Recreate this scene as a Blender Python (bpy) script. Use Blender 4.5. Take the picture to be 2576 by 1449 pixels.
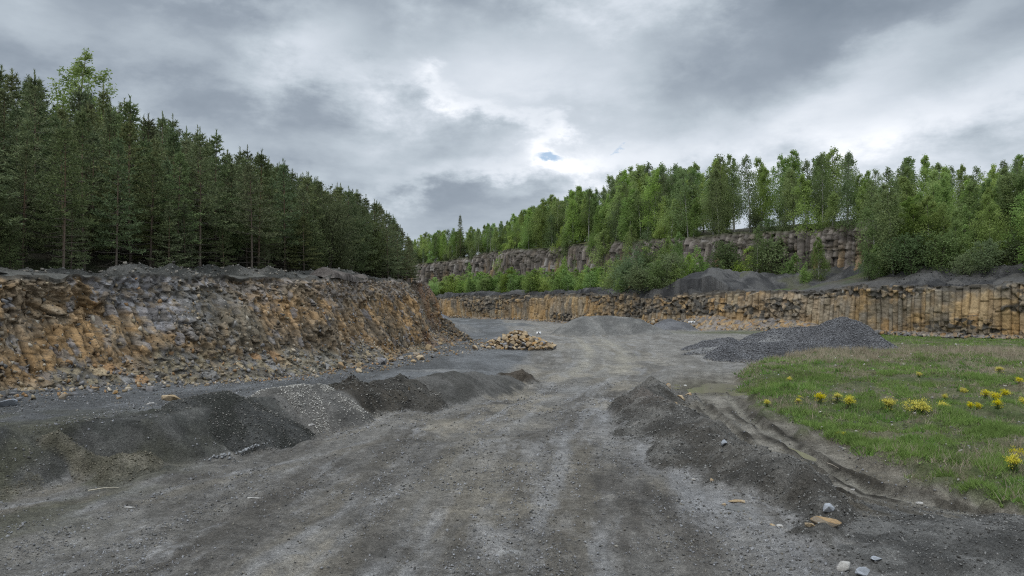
import bpy, bmesh, math, random
import numpy as np
from mathutils import Vector, Matrix

sc = bpy.context.scene
for o in list(bpy.data.objects):
    bpy.data.objects.remove(o)
R = math.radians
F, CX, HY, EYE = 1839.0, 1288.0, 760.0, 4.0      # focal length and horizon of the photograph (2576 px wide)

# ------------------------------------------------------------------ camera
cd = bpy.data.cameras.new('camera')
cam = bpy.data.objects.new('camera', cd)
sc.collection.objects.link(cam)
cd.sensor_width = 36.0
cd.lens = F / 2576 * 36.0
cd.shift_y = (HY - 724.5) / 2576
cd.clip_start, cd.clip_end = 0.1, 6000
cam.location = (0, 0, EYE)
cam.rotation_euler = (R(90), 0, 0)
sc.camera = cam

# ------------------------------------------------------------------ exposure and render
sc.view_settings.view_transform = 'Standard'
sc.view_settings.look = 'None'
sc.view_settings.exposure = 0.42
sc.view_settings.gamma = 1.0
cy = sc.cycles
cy.max_bounces = 5
cy.diffuse_bounces = 3
cy.glossy_bounces = 2
cy.transmission_bounces = 2
cy.transparent_max_bounces = 4
cy.use_denoising = False
cy.filter_width = 1.15

# ------------------------------------------------------------------ sun (behind cloud: weak and very soft)
SUN_EL, SUN_AZ = R(52), R(215)          # azimuth clockwise from +Y
sd = bpy.data.lights.new('sun', 'SUN')
sd.energy, sd.angle, sd.color = 0.9, R(25), (1.0, 0.95, 0.88)
sun = bpy.data.objects.new('sun', sd)
sc.collection.objects.link(sun)
sdir = Vector((math.sin(SUN_AZ) * math.cos(SUN_EL), math.cos(SUN_AZ) * math.cos(SUN_EL), math.sin(SUN_EL)))
sun.rotation_euler = sdir.to_track_quat('Z', 'Y').to_euler()

# ------------------------------------------------------------------ sky: daylight behind a broken cloud deck
w = bpy.data.worlds.new('World')
sc.world = w
w.use_nodes = True
nt = w.node_tree
nt.nodes.clear()


class NG:
    """small helper that writes shader maths as nodes"""
    def __init__(self, nt):
        self.nt = nt

    def node(self, t, **kw):
        n = self.nt.nodes.new(t)
        for k, v in kw.items():
            setattr(n, k, v)
        return n

    def link(self, a, b):
        self.nt.links.new(a, b)

    def put(self, sock, v):
        if isinstance(v, (int, float)):
            sock.default_value = v
        elif isinstance(v, (tuple, list)):
            sock.default_value = tuple(v) if len(v) == len(sock.default_value) else tuple(v) + (1,)
        else:
            self.link(v, sock)

    def m(self, op, a, b=0.0, c=0.0, clamp=False):
        n = self.node('ShaderNodeMath', operation=op)
        n.use_clamp = clamp
        self.put(n.inputs[0], a)
        self.put(n.inputs[1], b)
        self.put(n.inputs[2], c)
        return n.outputs[0]

    def noise(self, vec, scale, detail=4, rough=0.55, lac=2.0, dist=0.0):
        n = self.node('ShaderNodeTexNoise')
        n.inputs['Scale'].default_value = scale
        n.inputs['Detail'].default_value = detail
        n.inputs['Roughness'].default_value = rough
        n.inputs['Lacunarity'].default_value = lac
        n.inputs['Distortion'].default_value = dist
        if vec is not None:
            self.link(vec, n.inputs['Vector'])
        return n.outputs[0]

    def comb(self, x, y, z):
        n = self.node('ShaderNodeCombineXYZ')
        for i, v in enumerate((x, y, z)):
            self.put(n.inputs[i], v)
        return n.outputs[0]

    def mix(self, f, a, b, mode='MIX'):
        n = self.node('ShaderNodeMix', data_type='RGBA', blend_type=mode)
        self.put(n.inputs[0], f)
        self.put(n.inputs[6], a)
        self.put(n.inputs[7], b)
        return n.outputs[2]

    def ramp(self, f, stops, interp='LINEAR'):
        n = self.node('ShaderNodeValToRGB')
        cr = n.color_ramp
        cr.interpolation = interp
        while len(cr.elements) > 1:
            cr.elements.remove(cr.elements[-1])
        for i, (p, c) in enumerate(stops):
            e = cr.elements[0] if i == 0 else cr.elements.new(p)
            e.position = p
            e.color = tuple(c) + (1,) if len(c) == 3 else c
        self.put(n.inputs[0], f)
        return n.outputs[0]


g = NG(nt)
tc = g.node('ShaderNodeTexCoord').outputs['Generated']
sep = g.node('ShaderNodeSeparateXYZ')
g.link(tc, sep.inputs[0])
dx, dy, dz = sep.outputs
# direction as azimuth / elevation slopes (true all round the horizon)
az = g.m('ARCTAN2', dx, dy)
hl = g.m('SQRT', g.m('ADD', g.m('MULTIPLY', dx, dx), g.m('MULTIPLY', dy, dy)))
el = g.m('ARCTAN2', dz, hl)
# cloud deck: a flat layer overhead, so cells flatten towards the horizon
den = g.m('ADD', g.m('MAXIMUM', dz, 0.0), 0.16)
deck = g.comb(g.m('DIVIDE', dx, den), g.m('DIVIDE', dy, den), 0.0)
n_big = g.noise(deck, 0.75, 6, 0.52, dist=0.12)
n_mid = g.noise(g.comb(g.m('MULTIPLY', az, 1.0), g.m('MULTIPLY', el, 2.1), 3.7), 4.0, 7, 0.56, dist=0.12)
n_fin = g.noise(g.comb(az, g.m('MULTIPLY', el, 1.8), 9.1), 8.5, 8, 0.60, dist=0.1)
wx = g.m('MULTIPLY', g.m('SUBTRACT', n_mid, 0.5), 0.28)
wy = g.m('MULTIPLY', g.m('SUBTRACT', n_fin, 0.5), 0.16)
azw, elw = g.m('ADD', az, g.m('ADD', wx, g.m('MULTIPLY', wy, 0.8))), g.m('ADD', el, g.m('ADD', wy, g.m('MULTIPLY', wx, 0.35)))


def blob(px, py, a, b, rot, amp):
    u0, v0 = math.atan((px - CX) / F), math.atan((HY - py) / F)
    c, s = math.cos(R(rot)), math.sin(R(rot))
    du, dv = g.m('SUBTRACT', azw, u0), g.m('SUBTRACT', elw, v0)
    p = g.m('DIVIDE', g.m('ADD', g.m('MULTIPLY', du, c), g.m('MULTIPLY', dv, s)), a / F)
    q = g.m('DIVIDE', g.m('SUBTRACT', g.m('MULTIPLY', dv, c), g.m('MULTIPLY', du, s)), b / F)
    r2 = g.m('ADD', g.m('MULTIPLY', p, p), g.m('MULTIPLY', q, q))
    return g.m('MULTIPLY', g.m('POWER', 2.718, g.m('MULTIPLY', r2, -1.0)), amp)


tot = g.m('ADD', g.m('MULTIPLY', g.m('SUBTRACT', n_big, 0.5), 0.85), g.m('ADD', g.m('MULTIPLY', g.m('SUBTRACT', n_mid, 0.5), 1.0), g.m('MULTIPLY', g.m('SUBTRACT', n_fin, 0.5), 0.62)))
tot = g.m('ADD', tot, 0.47)
for args in [(1180, 270, 190, 34, -22, 0.26), (1420, 360, 170, 38, -25, 0.24), (1150, 445, 330, 36, 14, 0.27), (1560, 400, 330, 60, 4, 0.25),
             (750, 150, 130, 60, 35, 0.20), (2250, 200, 330, 55, 28, 0.26), (2380, 330, 420, 70, 8, 0.34), (1000, 200, 420, 90, 0, 0.12), (1075, 180, 40, 25, 0, 0.25),
             (250, 60, 520, 130, -6, -0.24), (2300, 60, 460, 120, 12, -0.42), (1450, 60, 380, 80, 0, -0.12), (820, 330, 330, 80, 0, -0.14), (1270, 455, 150, 30, 8, -0.22), (1180, 520, 260, 45, 4, -0.16), (1850, 250, 330, 60, 10, -0.06), (1288, -30, 1700, 120, 0, -0.10)]:
    tot = g.m('ADD', tot, blob(*args))
cloud = g.ramp(tot, [(0.0, (0.165, 0.20, 0.245)), (0.22, (0.235, 0.275, 0.325)), (0.42, (0.375, 0.425, 0.475)), (0.60, (0.50, 0.545, 0.60)), (0.78, (0.63, 0.665, 0.715)), (1.0, (0.84, 0.85, 0.87))])
# overcast luminance rises towards the zenith
zen = g.m('ADD', 1.0, g.m('MULTIPLY', g.m('SMOOTH_MIN', g.m('MAXIMUM', g.m('SUBTRACT', el, 0.50), 0.0), 0.7, 0.2), 3.2))
cloud = g.mix(1.0, cloud, g.comb(zen, zen, zen), 'MULTIPLY')
sky = g.node('ShaderNodeTexSky', sky_type='NISHITA')
sky.sun_disc = False
sky.sun_elevation = SUN_EL
sky.sun_rotation = SUN_AZ
skyc = g.mix(1.0, sky.outputs[0], (0.10, 0.10, 0.10), 'MULTIPLY')
hole = g.m('ADD', blob(1425, 366, 54, 14, 8, 1.0), blob(1600, 372, 22, 7, 5, 0.55))
hole = g.m('MULTIPLY', g.m('SUBTRACT', hole, 0.22), 1.7, clamp=True)
# the rim of the gap is lit cloud
final = g.mix(g.m('MULTIPLY', hole, 0.85), cloud, skyc)
bg = g.node('ShaderNodeBackground')
g.link(final, bg.inputs[0])
bg.inputs[1].default_value = 1.0
out = g.node('ShaderNodeOutputWorld')
g.link(bg.outputs[0], out.inputs[0])

# ------------------------------------------------------------------ helpers: placing, noise, meshes
rng = np.random.default_rng(7)
random.seed(7)


def U(px, py, d):
    return np.array([(px - CX) / F * d, d, EYE - (py - HY) / F * d])


def G(px, py, z=0.0):
    d = (EYE - z) * F / (py - HY)
    return np.array([(px - CX) / F * d, d, z])


def hash2(ix, iy, seed):
    h = (ix.astype(np.int64) * 374761393 + iy.astype(np.int64) * 668265263 + seed * 974634541) & 0xFFFFFFFF
    h = ((h ^ (h >> 13)) * 1274126177) & 0xFFFFFFFF
    h = ((h ^ (h >> 16)) * 2246822519) & 0xFFFFFFFF
    h = h ^ (h >> 15)
    return h / 4294967296.0


def vnoise(x, y, seed=0):
    x, y = np.broadcast_arrays(np.asarray(x, float), np.asarray(y, float))
    ix, iy = np.floor(x), np.floor(y)
    fx, fy = x - ix, y - iy
    ix, iy = ix.astype(np.int64), iy.astype(np.int64)
    fx = fx * fx * fx * (fx * (fx * 6 - 15) + 10)
    fy = fy * fy * fy * (fy * (fy * 6 - 15) + 10)
    a = hash2(ix, iy, seed)
    b = hash2(ix + 1, iy, seed)
    c = hash2(ix, iy + 1, seed)
    d = hash2(ix + 1, iy + 1, seed)
    return (a + (b - a) * fx) * (1 - fy) + (c + (d - c) * fx) * fy


def fbm(x, y, seed=0, oct=4, gain=0.5):
    """centred on 0, about -1..1"""
    t, amp, nrm = 0.0, 1.0, 0.0
    x, y = np.asarray(x, float), np.asarray(y, float)
    for i in range(oct):
        f = 2.03 ** i
        t = t + amp * (vnoise(x * f + 17.3 * i, y * f - 9.1 * i, seed + i * 31) - 0.5) * 2
        nrm += amp
        amp *= gain
    return t / nrm * 1.6


def cells(u, v, seed):
    """voronoi over unit cells: random ids and offsets to the nearest centre, edge distance"""
    iu, iv = np.floor(u).astype(np.int64), np.floor(v).astype(np.int64)
    best = np.full(u.shape, 9.0)
    sec = np.full(u.shape, 9.0)
    bi, bj = iu.copy(), iv.copy()
    bu, bv = np.zeros(u.shape), np.zeros(u.shape)
    for a in (-1, 0, 1):
        for b in (-1, 0, 1):
            ci, cj = iu + a, iv + b
            cu = ci + 0.5 + (hash2(ci, cj, seed) - 0.5) * 0.9
            cv = cj + 0.5 + (hash2(ci, cj, seed + 1) - 0.5) * 0.9
            d = np.hypot(u - cu, v - cv)
            near = d < best
            sec = np.where(near, best, np.minimum(sec, d))
            bi, bj = np.where(near, ci, bi), np.where(near, cj, bj)
            bu, bv = np.where(near, u - cu, bu), np.where(near, v - cv, bv)
            best = np.where(near, d, best)
    return bi, bj, bu, bv, sec - best


def sstep(a, b, x):
    t = np.clip((x - a) / (b - a), 0, 1)
    return t * t * (3 - 2 * t)


def lerp(a, b, t):
    return a + (b - a) * t


def lerpc(a, b, t):
    t = np.asarray(t)[..., None]
    return np.asarray(a) + (np.asarray(b) - np.asarray(a)) * t


def mesh_from(name, V, tris=None, quads=None, col=None, smooth=False):
    me = bpy.data.meshes.new(name)
    V = np.asarray(V, np.float32)
    idx, tot = [], []
    if tris is not None and len(tris):
        idx.append(np.asarray(tris, np.int32).ravel())
        tot.append(np.full(len(tris), 3, np.int32))
    if quads is not None and len(quads):
        idx.append(np.asarray(quads, np.int32).ravel())
        tot.append(np.full(len(quads), 4, np.int32))
    idx, tot = np.concatenate(idx), np.concatenate(tot)
    me.vertices.add(len(V))
    me.vertices.foreach_set('co', V.ravel())
    me.loops.add(len(idx))
    me.loops.foreach_set('vertex_index', idx)
    me.polygons.add(len(tot))
    st = np.concatenate([[0], np.cumsum(tot)[:-1]]).astype(np.int32)
    me.polygons.foreach_set('loop_start', st)
    me.polygons.foreach_set('loop_total', tot)
    if smooth:
        me.polygons.foreach_set('use_smooth', np.ones(len(tot), bool))
    if col is not None:
        at = me.attributes.new('Col', 'FLOAT_COLOR', 'POINT')
        c4 = np.ones((len(V), 4), np.float32)
        c4[:, :3] = col
        at.data.foreach_set('color', c4.ravel())
    me.update(calc_edges=True)
    return me


def grid_quads(nu, nv):
    i = np.arange(nu * nv).reshape(nu, nv)
    return np.stack([i[:-1, :-1], i[1:, :-1], i[1:, 1:], i[:-1, 1:]], -1).reshape(-1, 4)


COL = sc.collection


def tag(o, label=None, cat=None, group=None, kind=None):
    if label:
        o['label'] = label
    if cat:
        o['category'] = cat
    if group:
        o['group'] = group
    if kind:
        o['kind'] = kind
    return o


def obj(name, me, mat=None, parent=None):
    o = bpy.data.objects.new(name, me)
    COL.objects.link(o)
    if mat is not None and not me.materials:
        me.materials.append(mat)
    if parent is not None:
        o.parent = parent
    return o


def empty(name, loc, rz=0.0, scale=1.0):
    o = bpy.data.objects.new(name, None)
    COL.objects.link(o)
    o.location = loc
    o.rotation_euler = (0, 0, rz)
    o.scale = (scale,) * 3 if isinstance(scale, (int, float)) else scale
    o.empty_display_size = 0.2
    return o


def merge(parts):
    """[(V, tris, col)] -> one"""
    Vs, Ts, Cs, n = [], [], [], 0
    for V, T, C in parts:
        Vs.append(V)
        Ts.append(T + n)
        Cs.append(np.broadcast_to(C, V.shape))
        n += len(V)
    return np.concatenate(Vs), np.concatenate(Ts), np.concatenate(Cs)


# ------------------------------------------------------------------ materials
def mat_attr(name, rough=0.95, noises=(), bump=None, rnd=0.0, transl=0.0, spec=0.15, hue=0.0):
    m = bpy.data.materials.new(name)
    m.use_nodes = True
    t = m.node_tree
    t.nodes.clear()
    q = NG(t)
    at = q.node('ShaderNodeAttribute', attribute_name='Col')
    c = at.outputs['Color']
    co = q.node('ShaderNodeTexCoord').outputs['Object']
    for sca, amt in noises:
        n = q.noise(co, sca, 4, 0.6)
        f = q.m('MAXIMUM', q.m('ADD', 1.0, q.m('MULTIPLY', q.m('SUBTRACT', n, 0.5), 4.5 * amt)), 0.12)
        c = q.mix(1.0, c, q.comb(f, f, f), 'MULTIPLY')
    if rnd or hue:
        oi = q.node('ShaderNodeObjectInfo').outputs['Random']
        hs = q.node('ShaderNodeHueSaturation')
        q.link(c, hs.inputs['Color'])
        q.put(hs.inputs['Value'], q.m('ADD', 1.0 - rnd, q.m('MULTIPLY', oi, 2 * rnd)))
        o2 = q.m('FRACT', q.m('MULTIPLY', oi, 7.31))
        q.put(hs.inputs['Hue'], q.m('ADD', 0.5 - hue, q.m('MULTIPLY', o2, 2 * hue)))
        q.put(hs.inputs['Saturation'], q.m('ADD', 0.85, q.m('MULTIPLY', q.m('FRACT', q.m('MULTIPLY', oi, 13.7)), 0.25)))
        c = hs.outputs[0]
    b = q.node('ShaderNodeBsdfPrincipled')
    q.link(c, b.inputs['Base Color'])
    b.inputs['Roughness'].default_value = rough
    b.inputs['Specular IOR Level'].default_value = spec
    if bump:
        sca, strength, dist = bump
        n1 = q.noise(co, sca, 6, 0.65)
        bn = q.node('ShaderNodeBump')
        bn.inputs['Strength'].default_value = strength
        bn.inputs['Distance'].default_value = dist
        q.link(n1, bn.inputs['Height'])
        q.link(bn.outputs[0], b.inputs['Normal'])
    s = b.outputs[0]
    if transl:
        tr = q.node('ShaderNodeBsdfTranslucent')
        q.link(c, tr.inputs[0])
        mx = q.node('ShaderNodeMixShader')
        mx.inputs[0].default_value = transl
        q.link(s, mx.inputs[1])
        q.link(tr.outputs[0], mx.inputs[2])
        s = mx.outputs[0]
    o = q.node('ShaderNodeOutputMaterial')
    q.link(s, o.inputs[0])
    return m


M_GROUND = mat_attr('gravel_ground', 0.92, [(0.9, 0.20), (4.0, 0.30), (17.0, 0.34), (50.0, 0.45)], (22.0, 0.9, 0.11))
M_HEAP = mat_attr('spoil_soil', 0.95, [(1.6, 0.18), (7.0, 0.26), (20.0, 0.32), (50.0, 0.4)], (20.0, 1.0, 0.10))
M_CRUSH = mat_attr('crushed_stone', 0.9, [(1.2, 0.10), (5.0, 0.40), (11.0, 0.5)], (5.0, 1.0, 0.3))
M_CLIFF = mat_attr('basalt_face', 0.9, [(0.8, 0.16), (4.0, 0.22), (16.0, 0.25)], (9.0, 0.8, 0.06))
M_ROCK = mat_attr('broken_rock', 0.88, [(2.5, 0.15), (14.0, 0.22)], (18.0, 0.5, 0.03))
M_HILL = mat_attr('forest_soil', 0.97, [(0.6, 0.2), (3.0, 0.25)], (3.0, 0.8, 0.15))
M_BARK = mat_attr('bark', 0.95, [(6.0, 0.3)], None, rnd=0.12)
M_NEEDLE = mat_attr('pine_needles', 0.75, (), None, rnd=0.30, transl=0.22, hue=0.03)
M_LEAF = mat_attr('birch_leaves', 0.65, (), None, rnd=0.22, transl=0.5, hue=0.016)
M_GRASS = mat_attr('grass_blades', 0.7, [(0.35, 0.25)], None, transl=0.3)
M_FLOWER = mat_attr('yellow_blossom', 0.7, (), None, rnd=0.1, transl=0.25)
M_PAINT = mat_attr('painted_board', 0.5, [(20.0, 0.05)], None)
M_WOOD = mat_attr('dead_wood', 0.85, [(8.0, 0.2)], None)


def mat_water():
    m = bpy.data.materials.new('muddy_water')
    m.use_nodes = True
    q = NG(m.node_tree)
    b = m.node_tree.nodes['Principled BSDF']
    b.inputs['Base Color'].default_value = (0.21, 0.19, 0.135, 1)
    b.inputs['Roughness'].default_value = 0.08
    b.inputs['Specular IOR Level'].default_value = 0.5
    co = q.node('ShaderNodeTexCoord').outputs['Object']
    bn = q.node('ShaderNodeBump')
    bn.inputs['Strength'].default_value = 0.05
    bn.inputs['Distance'].default_value = 0.02
    q.link(q.noise(co, 6.0, 2), bn.inputs['Height'])
    q.link(bn.outputs[0], b.inputs['Normal'])
    return m


M_WATER = mat_water()

# ================================================================== the lie of the land
# left cliff: foot line, then top line (behind it), then the hidden end of the promontory
FOOT = np.array([(-24.5, 2.0, 1.1), (-20.0, 13.0, 1.1), (-15.3, 23.7, 1.0), (-12.9, 30.0, 0.95), (-8.3, 39.2, 0.75), (-6.3, 49.5, 0.5), (-5.3, 60.0, 0.3), (-3.5, 74.5, 0.25), (-4.8, 83.0, 0.2), (-13.0, 85.0, 0.1), (-30.0, 92.5, 0.1), (-46.0, 99.5, 0.1)])
TOPL = np.array([(-28.5, 3.5, 5.1), (-23.5, 15.0, 5.1), (-18.2, 25.0, 5.0), (-15.6, 31.2, 5.05), (-11.4, 40.6, 5.35), (-9.3, 50.6, 5.65), (-8.25, 60.5, 5.65), (-8.3, 72.0, 5.7), (-9.7, 78.0, 5.7), (-15.0, 81.0, 5.7), (-31.0, 88.0, 5.8), (-46.5, 95.0, 5.9)])
# right lower wall (foot) from right to left, and its top
WALL = np.array([(112, 40), (84, 60), (62, 78), (46, 93), (34, 107), (22, 118), (13, 140), (5, 160), (-8, 180), (-21, 200), (-40, 215), (-64, 230)], float)
WTOP = np.array([6.0, 6.0, 5.95, 5.9, 5.55, 5.35, 5.45, 5.55, 5.55, 5.4, 5.4, 5.4])
RTOP = np.array([16.5, 16.5, 16.5, 16.5, 15.4, 15.3, 16.4, 17.6, 17.7, 17.8, 15.6, 15.0])
BK = np.array([0.75, 0.66])
BL = np.array([-0.91, 0.41])


def arclen(P):
    return np.concatenate([[0], np.cumsum(np.hypot(*np.diff(P[:, :2], axis=0).T))])


WS = arclen(WALL)
TS = arclen(TOPL)


def smooth_poly(P, s_knots, s):
    """polyline sampled at s with its corners eased"""
    out = np.zeros((len(s), P.shape[1]))
    for k, wgt in ((-2.0, 0.25), (0.0, 0.5), (2.0, 0.25)):
        ss = np.clip(s + k, s_knots[0], s_knots[-1])
        out += wgt * np.stack([np.interp(ss, s_knots, P[:, c]) for c in range(P.shape[1])], 1)
    return out


# height of the quarry floor ------------------------------------------------
ED_Y = np.array([0, 10, 13.5, 15.6, 17.1, 18.6, 20.4, 22.6, 25.4, 28.1, 31.3, 35, 45, 60, 90, 300])
ED_X = np.array([-22, -17, -13.5, -11.4, -10.5, -8.5, -7.7, -7.0, -5.5, -4.0, -1.7, -0.6, 1.0, 2.0, 0, -5])
ED_W = np.array([2.0, 2.0, 1.8, 1.8, 1.8, 1.8, 1.7, 1.5, 1.5, 1.4, 1.5, 3.5, 8, 10, 12, 12])
ED_T = np.array([1.1, 1.1, 1.1, 1.1, 1.1, 1.1, 1.05, 1.0, 0.95, 0.85, 0.65, 0.5, 0.45, 0.3, 0.0, 0.0])
MEAD_Y = np.array([0, 8, 12, 13.1, 14.4, 17.5, 21, 26.3, 32, 38.7, 44.6, 52, 60, 75, 100, 130])
MEAD_X = np.array([13, 11, 10.1, 9.7, 9.25, 8.75, 9.1, 9.25, 10.1, 11.9, 14.6, 20, 25, 28, 36, 60])
ROAD_Y = np.array([0, 10, 15, 22, 30, 45, 60, 85, 120, 200])
ROAD_X = np.array([-2.5, -2.0, -1.4, -0.4, 1.8, 5.6, 7.6, 8.5, 3.0, -10.0])
TRK_Y = np.array([0, 11, 13.1, 15.65, 18.4, 23, 30.6, 36, 45])
TRK_X = np.array([9.8, 8.7, 8.05, 7.55, 7.2, 7.25, 8.4, 9.6, 12])


def mead_mask(x, y):
    e = np.interp(y, MEAD_Y, MEAD_X) + 0.6 * fbm(x * 0.5, y * 0.5, 41, 3) + 0.45 * fbm(x * 2, y * 2, 42, 3)
    return sstep(-0.35, 0.6, x - e)


def track_q(x, y):
    return x - np.interp(y, TRK_Y, TRK_X)


def ground_z(x, y, detail=True):
    x, y = np.asarray(x, float), np.asarray(y, float)
    xe = np.interp(y, ED_Y, ED_X) + 0.25 * fbm(x * 0.35, y * 0.35, 3, 3) + 0.12 * fbm(x * 1.1, y * 1.1, 4, 2)
    t = np.interp(y, ED_Y, ED_T)
    wd = np.interp(y, ED_Y, ED_W)
    z = t * lerp(np.clip((xe - x) / wd + 0.5, 0, 1), sstep(-0.5, 0.5, (xe - x) / wd), sstep(30, 36, y) * 0.8 + 0.2)
    z = z + 0.10 * fbm(x * 0.12, y * 0.12, 5, 3) * sstep(6, 14, y) + 0.06 * fbm(x * 0.5, y * 0.35, 6, 3)
    m = mead_mask(x, y)
    z = z + m * (0.28 - 0.55 * sstep(50, 80, y) + 0.17 * fbm(x * 0.8, y * 0.8, 8, 4) + 0.12 * sstep(0, 1.2, x - np.interp(y, MEAD_Y, MEAD_X) - 0.3))
    # muddy track with ruts
    q = track_q(x, y) + 0.12 * fbm(x * 0.8, y * 0.4, 15, 2)
    tm = sstep(1.7, 1.0, np.abs(q)) * sstep(33, 27, y) * (1 - m)
    rut = np.exp(-((np.abs(q) - 0.62) / 0.2) ** 2)
    lug = 0.5 + 0.5 * np.clip(fbm(q * 2.5, y * 0.55, 16, 4) * 1.5, -1, 1)
    z = z - tm * (0.06 + 0.17 * rut * (0.55 + 0.45 * lug)) + tm * 0.19 * np.exp(-((np.abs(q) - 0.95) / 0.13) ** 2) * lug + tm * 0.13 * np.exp(-((np.abs(q) - 0.3) / 0.12) ** 2) * lug
    # basin of the big puddle
    bas = np.exp(-(((x - 9.3) / 2.3) ** 2 + ((y - 34.5) / 3.4) ** 2) ** 2)
    z = lerp(z, -0.12 + 0.06 * fbm(x * 0.8, y * 0.5, 17, 3), bas)
    if detail:
        rq = x - np.interp(y, ROAD_Y, ROAD_X)
        near = sstep(60, 12, y)
        off = 1 - m
        z = z + off * (0.035 * fbm(rq * 1.3, y * 0.22, 11, 3) + 0.028 * fbm(x * 1.7, y * 1.7, 12, 3) + near * 0.016 * fbm(x * 6, y * 6, 13, 3))
        z = z + m * 0.05 * fbm(x * 3, y * 3, 14, 3)
        for (ax_, ay_, bx_, by_, w_) in ((2.15, 13.4, 2.35, 15.6, 0.20), (-1.35, 12.9, -1.1, 15.2, 0.17), (3.1, 11.2, 3.3, 13.2, 0.2)):
            lx_, ly_ = bx_ - ax_, by_ - ay_
            ll_ = math.hypot(lx_, ly_)
            t_ = ((x - ax_) * lx_ + (y - ay_) * ly_) / ll_
            n_ = np.abs((x - ax_) * ly_ - (y - ay_) * lx_) / ll_
            z = z - off * 0.035 * sstep(w_, w_ * 0.7, n_) * sstep(0, 0.4, t_) * sstep(ll_, ll_ - 0.4, t_) * (0.35 + 0.65 * (np.sin(t_ * 2 * np.pi / 0.17 + n_ * 6) > 0))
    return z


def wall_frame(x, y):
    """(distance behind lower wall along BK, wall station) for points behind the wall"""
    # solve p = W(s) + d*BK  by projecting on the normal of BK
    nb = np.array([-BK[1], BK[0]]) / np.hypot(*BK)
    k = WALL @ nb
    kp = np.asarray(x) * nb[0] + np.asarray(y) * nb[1]
    s = np.interp(kp, k, WS)
    wx, wy = np.interp(s, WS, WALL[:, 0]), np.interp(s, WS, WALL[:, 1])
    d = ((np.asarray(x) - wx) * BK[0] + (np.asarray(y) - wy) * BK[1]) / (BK @ BK)
    return d, s


REAR_D = 17.0


def lip_z(x, y):
    # the bench as built: it drops away behind the crest of the wall
    d, s = wall_frame(x, y)
    return hill_z(x, y) - 1.2 * sstep(2.2, 0.8, d)


def hill_sd(s, d):
    z0 = np.interp(s, WS, WTOP)
    zt = np.interp(s, WS, RTOP)
    wx = np.interp(s, WS, WALL[:, 0])
    wr = sstep(44, 36, wx)                     # 1 where the upper rock face exists
    step = z0 + 0.3 + (zt - z0 + 0.0) * sstep(1.2, 3.2, d - REAR_D) + 0.14 * np.clip(d - REAR_D, 0, 26) - 0.25 * np.clip(d - REAR_D - 30, 0, 60)
    slope = z0 + 1.6 * sstep(0.5, 7, d) + 0.36 * np.clip(d - 8, 0, 34) - 0.2 * np.clip(d - 46, 0, 60)
    return lerp(slope, step, wr)


def hill_z(x, y):
    d, s = wall_frame(x, y)
    return hill_sd(s, d) + 0.35 * fbm(np.asarray(x) * 0.15, np.asarray(y) * 0.15, 21, 3)


def left_frame(x, y):
    nb = np.array([BL[1], -BL[0]])
    k = TOPL[:9, :2] @ nb
    kp = np.asarray(x) * nb[0] + np.asarray(y) * nb[1]
    s = np.interp(kp, k, TS[:9])
    tx, ty = np.interp(s, TS, TOPL[:, 0]), np.interp(s, TS, TOPL[:, 1])
    d = (np.asarray(x) - tx) * BL[0] + (np.asarray(y) - ty) * BL[1]
    return d, s


def lhill_sd(s, d):
    zt = np.interp(s, TS, TOPL[:, 2])
    k = np.interp(s, [0, 30, 45, 60, 70, 90], [0.26, 0.25, 0.235, 0.19, 0.14, 0.12])
    return zt + k * np.clip(d - 5, 0, 45) + 0.05 * np.clip(d, 0, 6)


def lhill_z(x, y):
    d, s = left_frame(x, y)
    return lhill_sd(s, d) + 0.2 * fbm(np.asarray(x) * 0.3, np.asarray(y) * 0.3, 23, 3)


# ================================================================== ground sheet
GREY, GREYB, DARK, TAN, PALE = (0.155, 0.149, 0.139), (0.215, 0.213, 0.212), (0.085, 0.079, 0.071), (0.21, 0.19, 0.155), (0.24, 0.235, 0.225)


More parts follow.
